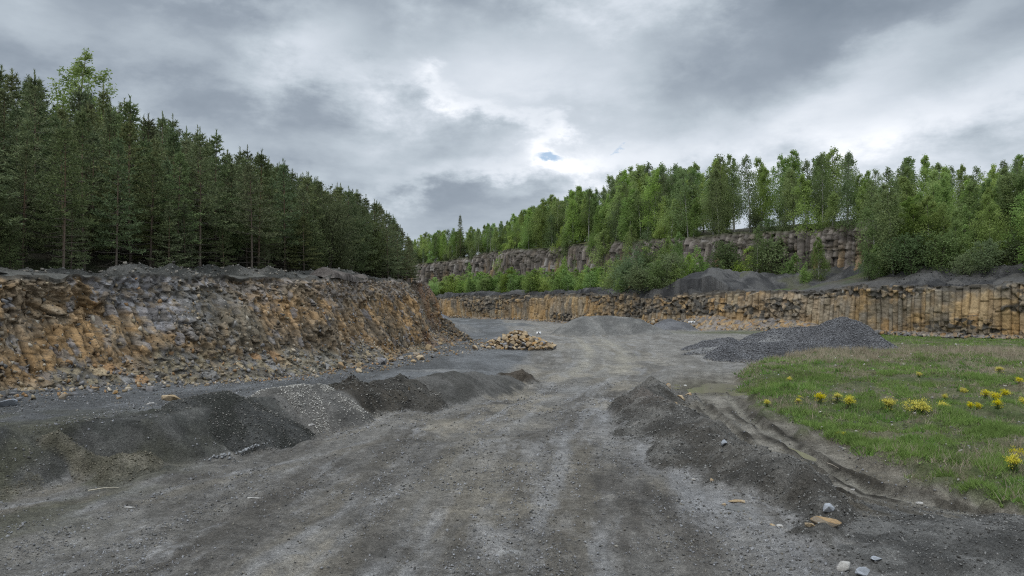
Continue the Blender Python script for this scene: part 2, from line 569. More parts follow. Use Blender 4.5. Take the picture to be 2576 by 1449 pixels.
def ground_col(x, y):
    rq = x - np.interp(y, ROAD_Y, ROAD_X)
    a = fbm(rq * 0.9, y * 0.13, 51, 6, 0.62)
    b = fbm(x * 0.35, y * 0.25, 52, 6, 0.62)
    c3 = fbm(rq * 1.6, y * 0.26, 53, 6, 0.65)
    c = lerpc(DARK, GREY, sstep(-0.9, 0.35, a + 0.5 * b))
    c = lerpc(c, GREYB, sstep(0.0, 0.7, c3 + 0.25 * fbm(x * 7, y * 5, 50, 3)) * 0.8)
    c = c * (1 + 0.22 * fbm(x * 1.5, y * 0.8, 49, 6, 0.7))[..., None]
    tan = sstep(0.05, 0.6, b - 0.2 * a) * sstep(7, 2.0, np.abs(rq)) * 0.8
    c = lerpc(c, TAN, tan)
    c = lerpc(c, (0.185, 0.178, 0.165), sstep(28, 60, y) * 0.5)
    c = c * (1 + 0.16 * fbm(rq * 0.5, y * 0.35, 48, 5, 0.65))[..., None]
    # curving wheel bands: one flow up the middle, one sweeping in from the lower left
    rl = x - np.interp(y, [6, 10, 14, 18, 23, 30, 38, 45], [-15, -12.5, -9.9, -7.3, -4.85, -1.5, 2.5, 4.6])
    wob_ = 0.45 * fbm(x * 0.25, y * 0.14, 46, 3)
    for coord, offs, wgt in ((rq, (-2.7, -0.75, 1.0, 2.9), sstep(-4.5, -2.5, rq) * sstep(5, 3.5, rq)), (rl, (-1.3, 0.3, 1.9), sstep(30, 20, y) * sstep(2.8, 1.8, np.abs(rl)))):
        for i_, o_ in enumerate(offs):
            band_ = sstep(0.42, 0.26, np.abs(coord + wob_ - o_) + 0.10 * fbm(x * 3, y * 1.2, 44, 3))
            edge_ = np.exp(-((np.abs(coord + wob_ - o_) - 0.55) / 0.15) ** 2)
            nz_ = sstep(-0.5, 0.4, fbm(coord * 1.2 + i_ * 7, y * 0.16, 45 + i_, 4))
            nz_ = nz_ * sstep(-0.55, 0.35, fbm(x * 0.45 + i_ * 3, y * 0.22, 43, 4))
            c = lerpc(c, (0.135, 0.122, 0.10), np.clip(band_ * nz_ * wgt, 0, 1) * 0.62)
            c = lerpc(c, (0.25, 0.25, 0.253), np.clip(edge_ * nz_ * wgt, 0, 1) * 0.5)
    bm_ = np.exp(-((x - np.interp(y, [11, 13, 16, 19, 23, 28], [4.2, 4.0, 3.7, 3.5, 3.1, 3.4])) / 0.75) ** 2) * sstep(30, 25, y)
    c = lerpc(c, (0.215, 0.215, 0.218), np.clip(bm_ * (0.55 + 0.6 * c3), 0, 0.8))
    br_ = np.exp(-(((x + 0.9) / 1.5) ** 2 + ((y - 16.5) / 3.2) ** 2))
    c = lerpc(c, (0.165, 0.15, 0.122), np.clip(br_ * (0.8 + 0.4 * b), 0, 1) * 0.75)
    c = lerpc(c, (0.085, 0.08, 0.072), 0.7 * sstep(0.25, 0.75, fbm(x * 0.35 + 5, y * 0.22, 40, 5, 0.6)) * sstep(36, 25, y))
    c = c * np.array([1.13, 1.11, 1.08])
    # dusty wheel lines of the haul road farther on
    far = sstep(34, 46, y) * sstep(95, 70, y)
    wl = np.exp(-((rq + 1.2) / 0.5) ** 2) + np.exp(-((rq - 1.4) / 0.6) ** 2) + 0.5 * np.exp(-((rq - 0.2) / 0.4) ** 2)
    c = lerpc(c, (0.29, 0.268, 0.22), np.clip(far * wl * (0.7 + 0.5 * b), 0, 0.95))
    # terrace by the left cliff: blue-grey grit
    lt = sstep(0.3, -0.8, x - np.interp(y, ED_Y, ED_X))
    c = lerpc(c, lerpc((0.085, 0.088, 0.09), (0.14, 0.145, 0.15), sstep(-0.4, 0.5, fbm(x * 0.4, y * 0.25, 57, 4))), lt * 0.85)
    # dark soil of the tipped edge
    ex = x - np.interp(y, ED_Y, ED_X) - 0.42 * np.interp(y, ED_Y, ED_W) + 0.12 * fbm(x * 1.2, y * 1.2, 56, 4)
    te = sstep(0.06, -0.06, ex) * sstep(-3.4, -2.0, ex + 0.8 * fbm(x * 0.7, y * 0.7, 55, 4)) * sstep(36, 27, y)
    yy = y + 0.35 * ex
    soilc = lerpc((0.050, 0.050, 0.044), (0.088, 0.086, 0.078), sstep(-0.5, 0.5, fbm(x * 1.6, y * 1.6, 530, 4)))
    soilc = lerpc(soilc, (0.14, 0.132, 0.12), sstep(22.3, 22.5, yy) * sstep(25.4, 25.2, yy))
    soilc = lerpc(soilc, (0.055, 0.048, 0.038), sstep(25.2, 25.4, yy) * sstep(28.6, 28.2, yy))
    soilc = lerpc(soilc, (0.125, 0.121, 0.112), sstep(28.2, 28.8, yy))
    c = lerpc(c, soilc * (1 + 0.25 * fbm(x * 3, y * 3, 47, 4))[..., None], te * 0.92)
    # rusty and mossy ground at the near left
    nl = sstep(-6.5, -9.5, x) * sstep(22, 17, y)
    c = lerpc(c, (0.085, 0.083, 0.055), nl * 0.7 * sstep(-0.5, 0.5, fbm(x * 0.9, y * 0.9, 58, 3)))
    # sand laid on the terrace lip
    sd_ = np.exp(-((((x + 5.2) * 0.75 + (y - 28.9) * 0.66) / 2.0) ** 2 + (((y - 28.9) * 0.75 - (x + 5.2) * 0.66) / 0.55) ** 2) ** 1.5)
    c = lerpc(c, (0.30, 0.25, 0.165), np.clip(sd_ * 0.95, 0, 1))
    for (px, py, wx_, wy_, k) in [(1440, 978, 0.8, 0.9, 0.8), (1100, 955, 1.6, 0.5, 0.7), (1285, 1392, 0.22, 0.10, 1.0), (1540, 925, 1.0, 0.8, 0.5), (1420, 865, 2.2, 0.6, 0.5), (1090, 1060, 0.9, 0.4, 0.45), (1180, 1105, 1.6, 0.5, 0.4)]:
        p = G(px, py, 0.0)
        e = np.exp(-(((x - p[0]) / wx_) ** 2 + ((y - p[1]) / wy_) ** 2))
        c = lerpc(c, PALE if k > 0.5 else TAN, np.clip(e * k * (0.6 + 0.8 * vnoise(x * 3, y * 3, 59)), 0, 1))
    # mud of the track
    q = np.abs(track_q(x, y))
    tm = sstep(2.3, 1.3, q) * sstep(44, 36, y)
    mud = lerpc((0.14, 0.127, 0.105), (0.225, 0.207, 0.175), sstep(-0.4, 0.5, fbm(x * 1.3, y * 0.7, 61, 4)))
    mud = lerpc(mud, (0.04, 0.034, 0.026), 0.8 * sstep(0.1, 0.5, fbm(x * 3, y * 2, 62, 3)) * np.exp(-((q - 0.65) / 0.5) ** 2))
    qs = track_q(x, y) + 0.12 * fbm(x * 0.8, y * 0.4, 15, 2)
    aq = np.abs(qs)
    brk = sstep(-0.35, 0.35, fbm(qs * 2.2, y * 0.5, 66, 4))
    rid = np.exp(-((aq - 0.30) / 0.13) ** 2) + np.exp(-((aq - 0.95) / 0.15) ** 2)
    mud = lerpc(mud, (0.22, 0.205, 0.17), np.exp(-((aq - 0.63) / 0.16) ** 2) * 0.7)
    mud = lerpc(mud, (0.030, 0.026, 0.02), np.clip(1.2 * rid * (0.4 + 0.6 * brk) * sstep(31, 26, y), 0, 1) * 0.92)
    c = lerpc(c, mud, tm)
    # meadow soil and sward
    m = mead_mask(x, y)
    sod = lerpc((0.075, 0.095, 0.035), (0.135, 0.128, 0.075), sstep(-0.3, 0.6, fbm(x * 0.35, y * 0.35, 63, 4)))
    sod = lerpc(sod, (0.13, 0.115, 0.08), 0.5 * sstep(0.25, 0.7, fbm(x * 0.8, y * 0.8, 64, 3)))
    edge = sstep(0.9, 0.1, np.abs(x - np.interp(y, MEAD_Y, MEAD_X) - 0.1))
    c = lerpc(c, (0.17, 0.148, 0.11), edge * 0.4 * (y < 60))
    c = lerpc(c, sod, m * sstep(-0.9, 0.1, fbm(x * 1.2, y * 1.2, 65, 3) + 2.0 * (m - 0.5)))
    far_g = np.exp(-(((x - 30) / 8) ** 2 + ((y - 96) / 5) ** 2))
    c = lerpc(c, (0.075, 0.085, 0.03), np.clip(far_g, 0, 1) * 0.7)
    wet = np.exp(-(((x - 9.3) / 2.1) ** 2 + ((y - 34.5) / 3.1) ** 2) ** 2)
    c = lerpc(c, (0.085, 0.077, 0.055), wet * 0.8 * (1 - m))
    return c


def build_ground():
    # rings round the camera, spaced so that each ring is about a pixel row; out to the horizon
    az_in = np.radians(np.arange(-41, 41.001, 0.085))
    az_out = np.radians(np.concatenate([np.arange(-180, -41, 4.0), az_in * 180 / np.pi, np.arange(45, 180.1, 4.0)]))
    r = [1.5]
    while r[-1] < 240:
        r.append(r[-1] + min(max(0.03, r[-1] ** 2 / 4300), 0.4))
    r = np.array(r + [260, 300, 360, 450, 600, 900, 1500, 3000])
    A, Rr = np.meshgrid(az_out, r, indexing='ij')
    X, Y = np.sin(A) * Rr, np.cos(A) * Rr
    sh = X.shape
    x, y = X.ravel(), Y.ravel()
    z = ground_z(x, np.clip(y, 0, None))
    far = sstep(150, 260, np.hypot(x, y))
    z = z * (1 - far) - 0.02 * far
    c = ground_col(x, np.clip(y, 0.5, None))
    c = lerpc(c, (0.06, 0.07, 0.04), far)
    me = mesh_from('ground', np.stack([x, y, z], 1), quads=grid_quads(*sh)[:, ::-1], col=c, smooth=True)
    o = obj('ground', me, M_GROUND)
    tag(o, 'grey gravel quarry floor with wheel tracks and a grassy verge', 'ground', kind='structure')


build_ground()

# ================================================================== rock faces
def pick(h, pal):
    pal = np.asarray(pal)
    return pal[np.clip((h * len(pal)).astype(int), 0, len(pal) - 1)]


OCHRE = [(0.30, 0.185, 0.075), (0.33, 0.215, 0.10), (0.24, 0.165, 0.095), (0.27, 0.22, 0.15), (0.20, 0.165, 0.125), (0.34, 0.24, 0.13), (0.22, 0.19, 0.155), (0.285, 0.16, 0.06)]
GREYS = [(0.17, 0.165, 0.17), (0.13, 0.125, 0.13), (0.21, 0.20, 0.20), (0.155, 0.14, 0.13), (0.18, 0.165, 0.15)]


def col_edges(L, w0, w1, seed):
    r = np.random.default_rng(seed)
    e = [0.0]
    while e[-1] < L:
        e.append(e[-1] + w0 + (w1 - w0) * r.random() ** 1.4)
    return np.array(e)


def columns(s, z, L, h, w0, w1, seed, jog=0.3):
    """outward displacement and ids of a face of upright basalt columns"""
    s = s + jog * fbm(s * 0.15, z * 0.22, seed + 5, 2)
    e = col_edges(L + 6, w0, w1, seed)
    k = np.clip(np.searchsorted(e, s + 2.0) - 1, 0, len(e) - 2)
    u = (s + 2.0 - e[k]) / (e[k + 1] - e[k]) * 2 - 1
    ph = hash2(k, k * 0 + 1, seed)
    sl = 1.2 + 5.0 * hash2(k, k * 0 + 2, seed) ** 1.6
    seg = np.floor(z / (h / sl) + ph * 3).astype(np.int64)
    fr = (z / (h / sl) + ph * 3) - seg
    hs = hash2(k, seg, seed + 3)
    skew = (hash2(k, k * 0 + 7, seed) - 0.5) * 0.7
    uu = np.where(u < skew, (u - skew) / (1 + skew), (u - skew) / (1 - skew))
    facet = np.minimum(1.0, (1 - np.abs(uu)) * 1.7)
    return k, seg, u, fr, facet, hs, e[k + 1] - e[k]


def right_wall():
    L = WS[-1]
    # finer where it is near the camera
    s = np.concatenate([np.arange(0, 30, 0.3), np.arange(30, 150, 0.085), np.arange(150, L, 0.12)])
    t = np.linspace(0, 1, 78)
    P = smooth_poly(np.column_stack([WALL, WTOP]), WS, s)
    T = np.gradient(P[:, :2], s, axis=0)
    T /= np.linalg.norm(T, axis=1)[:, None]
    N = np.stack([-T[:, 1], T[:, 0]], 1)          # towards the quarry floor
    N *= np.sign((N @ -BK))[:, None]
    S, TT = np.meshgrid(s, t, indexing='ij')
    h = P[:, 2][:, None] + 0.25
    Z = TT * h
    k, seg, u, fr, facet, hs, wd = columns(S, Z, L, 6.0, 0.32, 1.0, 100, 0.06)
    kk = hash2(k, k * 0, 77)
    D = 0.26 * np.minimum(facet * 1.7, 1) * wd + (kk - 0.5) * 0.42 + (hs - 0.5) * 0.36 * (hs > 0.3)
    D += 1.3 * fbm(S * 0.05, S * 0, 31, 3) + 0.6 * fbm(S * 0.16, Z * 0.12, 32, 3) + 0.20 * fbm(S * 0.5, Z * 0.35, 34, 3) + 0.05 * fbm(S * 3, Z * 3, 33, 3)
    # broken tops: each column stops at its own height
    topcol = 0.80 + 0.22 * hash2(k, k * 0 + 5, 88) ** 0.6
    broke = sstep(0.12, 0.35, fbm(S * 0.035, S * 0 + 3, 35, 2) + 0.1)          # stretches where the upper part is rotten
    topcol = topcol - 0.16 * broke * hash2(k, k * 0 + 9, 89)
    over = sstep(0, 0.04, TT - topcol)
    D -= over * (0.35 + 0.5 * hash2(k, k * 0 + 6, 90))
    # rotten bands where columns lie in short pieces
    rot = sstep(0.02, 0.26, fbm(S * 0.07, Z * 0.30, 36, 4) + 0.28 * np.exp(-((S - 98) / 14) ** 2 - ((Z - 2.6) / 1.5) ** 2))
    ci, cj, cu, cv, ce = cells(S / 0.55, Z / 0.5, 140)
    D += rot * ((hash2(ci, cj, 141) - 0.5) * 0.55 + 0.25 * cu * (hash2(ci, cj, 142) - 0.5) + 0.3 * cv * (hash2(ci, cj, 143) - 0.5))
    D -= 0.07 * sstep(0.05, 0.0, fr) * (1 - rot) * (hash2(k, seg, 169) > 0.45)
    # foot: fallen rock
    foot = np.interp(s, [0, 60, 78, 90, 100, 108, 116, 126, 150, 250], [0.3, 0.4, 0.5, 0.9, 2.0, 2.0, 1.4, 0.7, 0.5, 0.6])[:, None] * (0.75 + 0.5 * vnoise(S * 0.3, S * 0, 38))
    tal = np.clip(1 - Z / np.maximum(foot, 0.1), 0, 1)
    tj, tk_, tu, tv, te = cells(S / 0.4, Z / 0.3, 150)
    D += tal * foot * 1.35 + (tal > 0) * ((hash2(tj, tk_, 151) - 0.5) * 0.3 + 0.2 * tu)
    # back lean
    D += 1.45 - TT * 0.35
    X = P[:, 0][:, None] + N[:, 0][:, None] * D
    Yy = P[:, 1][:, None] + N[:, 1][:, None] * D
    Zw = Z - 0.15 + 0.10 * fbm(S * 0.6, TT * 3, 39, 2) + TT ** 3 * (0.30 * fbm(S * 0.25, S * 0, 30, 3) + 0.35 * (hash2(k, k * 0 + 4, 29) - 0.6))
    # colour
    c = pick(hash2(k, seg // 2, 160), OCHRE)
    c = lerpc(c, pick(hash2(k, seg, 161), GREYS), sstep(0.0, 0.7, fbm(S * 0.12, Z * 0.25, 162, 3)) * 0.55)
    c = lerpc(c, (0.29, 0.225, 0.135), 0.42)
    c = lerpc(c, (0.15, 0.135, 0.112), 0.75 * sstep(-0.1, 0.6, fbm(S * 0.3, Z * 0.3, 168, 5, 0.6)))
    c = c * (1 + 0.25 * fbm(S * 2.2, Z * 2.2, 170, 4))[..., None]
    c = lerpc(c, (0.32, 0.20, 0.085), 0.5 * sstep(0.0, 0.6, fbm(S * 0.22, Z * 0.12, 163, 3)))
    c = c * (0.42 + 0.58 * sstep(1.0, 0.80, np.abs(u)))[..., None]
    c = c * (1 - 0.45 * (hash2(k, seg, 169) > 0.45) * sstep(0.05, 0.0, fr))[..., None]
    c = c * (0.86 + 0.28 * vnoise(S * 4.0, Z * 0.35, 164))[..., None]
    c = lerpc(c, (0.085, 0.08, 0.072), over * 0.75)
    c = lerpc(c, (0.072, 0.07, 0.064), rot * sstep(0.35, 0.8, hash2(ci, cj, 165)) * 0.9)
    c = lerpc(c, (0.06, 0.056, 0.05), rot * sstep(0.12, 0.0, ce) * 0.8)
    c = lerpc(c, (0.15, 0.13, 0.105), (tal > 0) * 0.55)
    c = lerpc(c, pick(hash2(tj, tk_, 166), OCHRE + GREYS + GREYS), (tal > 0) * 0.6)
    c = lerpc(c, (0.075, 0.07, 0.062), sstep(0.90, 0.97, TT + 0.07 * fbm(S * 0.5, S * 0, 167, 4)) * 0.85)
    c = c * 1.08
    V = np.stack([X, Yy, Zw], -1).reshape(-1, 3)
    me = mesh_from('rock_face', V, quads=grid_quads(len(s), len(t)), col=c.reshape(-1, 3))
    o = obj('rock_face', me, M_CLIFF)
    tag(o, 'long ochre wall of upright basalt columns across the quarry floor', 'rock face', kind='structure')


def rear_wall():
    i0 = WS[3] + 4.0
    s = np.arange(i0, WS[-1], 0.16)
    t = np.linspace(0, 1, 90)
    RW = np.column_stack([WALL + REAR_D * BK, WTOP, RTOP])
    P = smooth_poly(RW, WS, s)
    T = np.gradient(P[:, :2], s, axis=0)
    T /= np.linalg.norm(T, axis=1)[:, None]
    N = np.stack([-T[:, 1], T[:, 0]], 1)
    N *= np.sign((N @ -BK))[:, None]
    S, TT = np.meshgrid(s, t, indexing='ij')
    z0 = P[:, 2][:, None] - 0.3
    z1 = P[:, 3][:, None] + 0.5 + 0.5 * fbm(S * 0.09, S * 0, 171, 3)
    Z = z0 + (z1 - z0) * TT
    k, seg, u, fr, facet, hs, wd = columns(S, Z, WS[-1], 5.5, 0.5, 1.3, 200, 0.10)
    D = 1.3 + 0.55 * facet * wd + (hash2(k, k * 0, 201) - 0.5) * 0.8 + (hs - 0.5) * 0.75
    D += 1.8 * fbm(S * 0.045, S * 0, 202, 3) + 0.8 * fbm(S * 0.13, Z * 0.13, 203, 3)
    ci, cj, cu, cv, ce = cells(S / 0.65, Z / 0.55, 204)
    rot = np.maximum(sstep(0.76, 0.92, TT + 0.12 * fbm(S * 0.2, Z * 0.2, 205, 2)), 0.7 * sstep(0.3, 0.6, fbm(S * 0.07, Z * 0.16, 206, 3)))
    D += rot * ((hash2(ci, cj, 207) - 0.5) * 0.5 + 0.4 * cv * (hash2(ci, cj, 208) - 0.5))
    D -= 0.9 * sstep(0.80, 1.0, TT) ** 1.5 + 0.9 * TT
    D += 1.8 * np.clip(1 - (Z - z0) / 2.0, 0, 1)
    X = P[:, 0][:, None] + N[:, 0][:, None] * D
    Yy = P[:, 1][:, None] + N[:, 1][:, None] * D
    c = pick(hash2(k, seg, 210), [(0.13, 0.118, 0.115), (0.175, 0.158, 0.155), (0.085, 0.077, 0.075), (0.21, 0.19, 0.182), (0.14, 0.12, 0.105), (0.11, 0.10, 0.10)])
    c = c * np.array([1.08, 1.04, 0.95])
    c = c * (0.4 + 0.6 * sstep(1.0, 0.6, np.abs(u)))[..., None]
    c = lerpc(c, (0.27, 0.185, 0.10), 0.75 * (hash2(k, k * 0 + 3, 211) > 0.87) * sstep(0.8, 0.55, TT))
    c = lerpc(c, (0.34, 0.32, 0.30), 0.7 * (hash2(k, seg, 213) > 0.93))
    c = c * (0.8 + 0.4 * vnoise(S * 3, Z * 0.3, 212))[..., None]
    c = lerpc(c, (0.10, 0.09, 0.072), rot * (0.35 + 0.5 * (hash2(ci, cj, 214) > 0.6)))
    c = lerpc(c, (0.075, 0.085, 0.045), sstep(0.94, 1.0, TT) * 0.7)
    V = np.stack([X, Yy, Z], -1).reshape(-1, 3)
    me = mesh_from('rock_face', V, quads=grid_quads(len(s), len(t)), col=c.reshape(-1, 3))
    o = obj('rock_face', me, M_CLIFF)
    tag(o, 'higher grey basalt face with trees along its top, set back behind a bench', 'rock face', kind='structure')


LEFT_SURF = {}


def left_cliff():
    L = TS[-1]
    s = np.concatenate([np.arange(0, 18, 0.2), np.arange(18, 86, 0.06), np.arange(86, L, 0.25)])
    t = np.linspace(0, 1, 128)
    FS = np.interp(np.arange(len(FOOT)), np.arange(len(TOPL)), TS)
    A = smooth_poly(FOOT, FS, s)
    B = smooth_poly(TOPL, TS, s)
    T = np.gradient((A[:, :2] + B[:, :2]) / 2, s, axis=0)
    T /= np.linalg.norm(T, axis=1)[:, None] + 1e-9
    N = np.stack([T[:, 1], -T[:, 0]], 1)
    S, TT = np.meshgrid(s, t, indexing='ij')
    z0, z1 = A[:, 2][:, None] - 0.65, B[:, 2][:, None] + 0.05
    # profile: horizontal run f(t) against height; scree, steep face, broken top
    wob = 0.09 * fbm(S * 0.14, S * 0, 301, 3)
    colm = sstep(36, 46, S) * sstep(0, 1, 1 + S * 0)     # the face grows steeper and columnar towards the point
    ka = 0.24 + wob - 0.07 * colm                        # height share of the scree
    kb = 0.80 + 0.10 * fbm(S * 0.10, S * 0 + 5, 302, 3)  # where the broken top starts
    ka = ka + 0.14 * sstep(56, 70, S)
    run_a = 0.46 + 0.28 * sstep(54, 70, S)
    run_b = 0.84 + 0.06 * sstep(54, 70, S)
    fa = TT / ka * run_a
    fb_ = run_a + (TT - ka) / (kb - ka) * (run_b - run_a)
    fc = run_b + (TT - kb) / (1 - kb) * (1 - run_b)
    f = np.where(TT < ka, fa, np.where(TT < kb, fb_, fc))
    mid = sstep(-0.04, 0.04, TT - ka) * sstep(0.05, -0.05, TT - kb)
    low = 1 - sstep(-0.06, 0.02, TT - ka)
    top = sstep(-0.05, 0.08, TT - kb)
    Z = z0 + (z1 - z0) * TT
    # blocks
    su = S + 0.3 * fbm(S * 0.7, Z * 0.7, 303, 2)
    ci, cj, cu, cv, ce = cells(su / 0.27, Z / lerp(0.38, 0.7, colm) + 0.2 * fbm(S, Z, 304, 2), 305)
    h1 = hash2(ci, cj, 306)
    Dm = (h1 - 0.5) * 0.26 + cu * (hash2(ci, cj, 307) - 0.5) * 0.5 + cv * (hash2(ci, cj, 308) - 0.5) * 0.3 - 0.10 * sstep(0.14, 0.0, ce)
    di, dj, du, dv, de = cells(S / 0.21, Z / 0.18, 309)
    Dl = (hash2(di, dj, 310) - 0.5) * 0.20 + du * (hash2(di, dj, 311) - 0.5) * 0.25 + dv * (hash2(di, dj, 312) - 0.5) * 0.25
    bi, bj, bu, bv, be = cells(S / 0.7, Z / 0.55, 313)
    kc, sgc, uc, frc, fac, hsc, wdc = columns(S, Z, L, 3.4, 0.20, 0.50, 350, 0.10)
    Dc = 0.34 * np.minimum(fac * 1.2, 1.0) * wdc + (hash2(kc, kc * 0, 351) - 0.5) * 0.18 + (hsc - 0.5) * 0.24 - 0.07 * sstep(0.10, 0.0, frc)
    usec = sstep(-0.12, 0.02, fbm(S * 0.3, Z * 0.5, 352, 4) + 0.15 + 0.45 * colm)
    Dm = lerp(Dm, Dc, usec)
    D = mid * Dm + (1 - mid) * Dl
    D += 0.40 * fbm(S * 0.22, Z * 0.30, 315, 3) * (1 - low * 0.5) + 0.07 * fbm(S * 5, Z * 5, 316, 3)
    D += 0.12 * fbm(S * 0.9, Z * 0.5, 320, 3) * mid + 0.08 * fbm(S * 2.6, Z * 2.2, 319, 3)
    D *= sstep(1.0, 0.94, TT) * 0.9 + 0.1
    X = A[:, 0][:, None] * (1 - f) + B[:, 0][:, None] * f + N[:, 0][:, None] * D
    Yy = A[:, 1][:, None] * (1 - f) + B[:, 1][:, None] * f + N[:, 1][:, None] * D
    Zw = Z + 0.10 * fbm(S * 1.5, TT * 6, 317, 3) * (1 - mid) + 0.12 * fbm(S * 0.4, S * 0, 318, 3) * sstep(0.8, 1, TT)
    # colour
    reg = fbm(S * 0.35, Z * 0.5, 354, 5, 0.6)
    och = lerpc((0.125, 0.098, 0.068), (0.235, 0.148, 0.070), sstep(-0.6, 0.8, reg))
    och = lerpc(och, (0.20, 0.165, 0.12), 0.7 * sstep(0.1, 0.7, fbm(S * 0.5 + 9, Z * 0.6, 355, 5, 0.6)))
    och = och * lerp(0.72 + 0.56 * h1, 0.72 + 0.56 * hash2(kc, sgc, 353), usec)[..., None]
    och = lerpc(och, pick(hash2(ci, cj, 321), GREYS), (hash2(ci, cj, 322) > 0.88) * 0.7)
    och = och * lerp(1.0, 0.3 + 0.7 * sstep(1.0, 0.74, np.abs(uc)), usec)[..., None]
    och = och * (0.72 + 0.56 * vnoise(S * 5.5, Z * 0.7, 356))[..., None] * (0.85 + 0.3 * vnoise(S * 9, Z * 9, 357))[..., None]
    gry = pick(hash2(di, dj, 323), [(0.17, 0.165, 0.17), (0.13, 0.125, 0.125), (0.22, 0.215, 0.22), (0.155, 0.13, 0.105), (0.11, 0.105, 0.10), (0.19, 0.16, 0.125)])
    tal = pick(hash2(di, dj, 324), [(0.13, 0.115, 0.09), (0.10, 0.09, 0.072), (0.17, 0.145, 0.10), (0.115, 0.108, 0.10), (0.085, 0.078, 0.066), (0.20, 0.165, 0.11)])
    c = och
    # grey broken cap, deep in places
    kcap = np.interp(S, [20, 26, 28, 30, 33, 35.5, 41, 44, 47, 52, 58, 66], [1.15, 1.1, 0.8, 0.56, 0.60, 0.84, 0.80, 0.66, 0.60, 0.72, 0.80, 0.84])
    capm = sstep(-0.05, 0.10, TT - kcap + 0.20 * fbm(S * 0.3, Z * 0.45, 325, 5, 0.6))
    warmc = sstep(33, 36, S)
    c = lerpc(c, lerpc(gry, gry * np.array([1.0, 0.90, 0.78]), warmc), capm * 0.9)
    c = lerpc(c, tal, sstep(0.02, -0.12, TT - ka + 0.14 * fbm(S * 0.5, Z * 0.5, 326, 3)))
    st = (hash2(bi, bj, 314) > 0.72) & (np.hypot(bu, bv) < 0.42) & (TT < ka)
    c = lerpc(c, pick(hash2(bi, bj, 327), [(0.28, 0.22, 0.14), (0.22, 0.20, 0.17), (0.25, 0.15, 0.075), (0.17, 0.165, 0.16)]), st * 0.85)
    c = lerpc(c, (0.055, 0.05, 0.042), mid * 0.75 * sstep(0.10, 0.0, ce))
    c = lerpc(c, (0.16, 0.085, 0.05), 0.5 * sstep(55, 60, S) * sstep(0.0, 0.5, fbm(S * 0.3, Z * 0.3, 328, 3)))
    c = lerpc(c, (0.09, 0.085, 0.068), sstep(0.25, 0.7, fbm(S * 0.18 + 4, Z * 0.3, 330, 3)) * 0.5)
    c = lerpc(c, (0.05, 0.048, 0.042), sstep(0.955, 0.99, TT + 0.02 * fbm(S, S * 0, 331, 2)) * 0.85)
    c = c * (1.08 + 0.36 * vnoise(S * 2.0, Z * 2.0, 329))[..., None]
    LEFT_SURF.update(C=c, mid=mid, colm=np.broadcast_to(colm, Z.shape))
    V = np.stack([X, Yy, Zw], -1)
    me = mesh_from('rock_face', V.reshape(-1, 3), quads=grid_quads(len(s), len(t))[:, ::-1], col=c.reshape(-1, 3))
    o = obj('rock_face', me, M_CLIFF)
    tag(o, 'near left rock face, orange and grey broken basalt above a scree foot', 'rock face', kind='structure')
    LEFT_SURF.update(V=V, s=s, t=t, N=N, ka=ka)


right_wall()
rear_wall()
left_cliff()


# ================================================================== hills above the faces
def build_hills():
    s = np.linspace(0, WS[-1], 260)
    d = np.concatenate([np.concatenate([[0.6, 0.9, 1.3, 1.8, 2.2], np.linspace(2.6, REAR_D + 0.6, 22)]), np.linspace(REAR_D + 1.0, REAR_D + 3.4, 9), np.linspace(REAR_D + 4, 110, 60)])
    S, D = np.meshgrid(s, d, indexing='ij')
    X = np.interp(S, WS, WALL[:, 0]) + D * BK[0]
    Y = np.interp(S, WS, WALL[:, 1]) + D * BK[1]
    Z = hill_sd(S, D) + 0.35 * fbm(X * 0.15, Y * 0.15, 21, 3) + 0.1 * fbm(X * 0.8, Y * 0.8, 22, 3)
    Z = Z - 1.6 * sstep(2.4, 0.8, D)
    c = lerpc((0.075, 0.068, 0.05), (0.06, 0.08, 0.03), sstep(-0.2, 0.5, fbm(X * 0.2, Y * 0.2, 401, 3)))
    c = lerpc(c, (0.085, 0.082, 0.078), sstep(9, 3, D + 2 * fbm(X * 0.2, Y * 0.2, 402, 2)))
    c = lerpc(c, (0.12, 0.12, 0.05), sstep(1.0, 0, np.abs(D - REAR_D - 3.5)) * 0.8)
    me = mesh_from('hillside', np.stack([X, Y, Z], -1).reshape(-1, 3), quads=grid_quads(*X.shape)[:, ::-1], col=c.reshape(-1, 3), smooth=True)
    tag(obj('hillside', me, M_HILL), 'wooded hillside and bench above the right rock faces', 'hillside', kind='structure')
    s = np.linspace(0, TS[8], 240)
    d = np.concatenate([np.linspace(0, 8, 33), np.linspace(8.5, 95, 70)])
    S, D = np.meshgrid(s, d, indexing='ij')
    X = np.interp(S, TS, TOPL[:, 0]) + D * BL[0]
    Y = np.interp(S, TS, TOPL[:, 1]) + D * BL[1]
    Z = lhill_sd(S, D) + 0.2 * fbm(X * 0.3, Y * 0.3, 23, 3) * sstep(0, 2, D) - 0.9 * sstep(1.1, 0.2, D)
    c = lerpc((0.045, 0.042, 0.03), (0.04, 0.048, 0.022), sstep(-0.2, 0.5, fbm(X * 0.3, Y * 0.3, 403, 3)))
    c = lerpc(c, (0.115, 0.112, 0.10), sstep(6, 3.5, D + fbm(X * 0.4, Y * 0.4, 404, 2)))
    me = mesh_from('hillside', np.stack([X, Y, Z], -1).reshape(-1, 3), quads=grid_quads(*X.shape), col=c.reshape(-1, 3), smooth=True)
    tag(obj('hillside', me, M_HILL), 'dark forest floor of the slope above the left rock face', 'hillside', kind='structure')


build_hills()


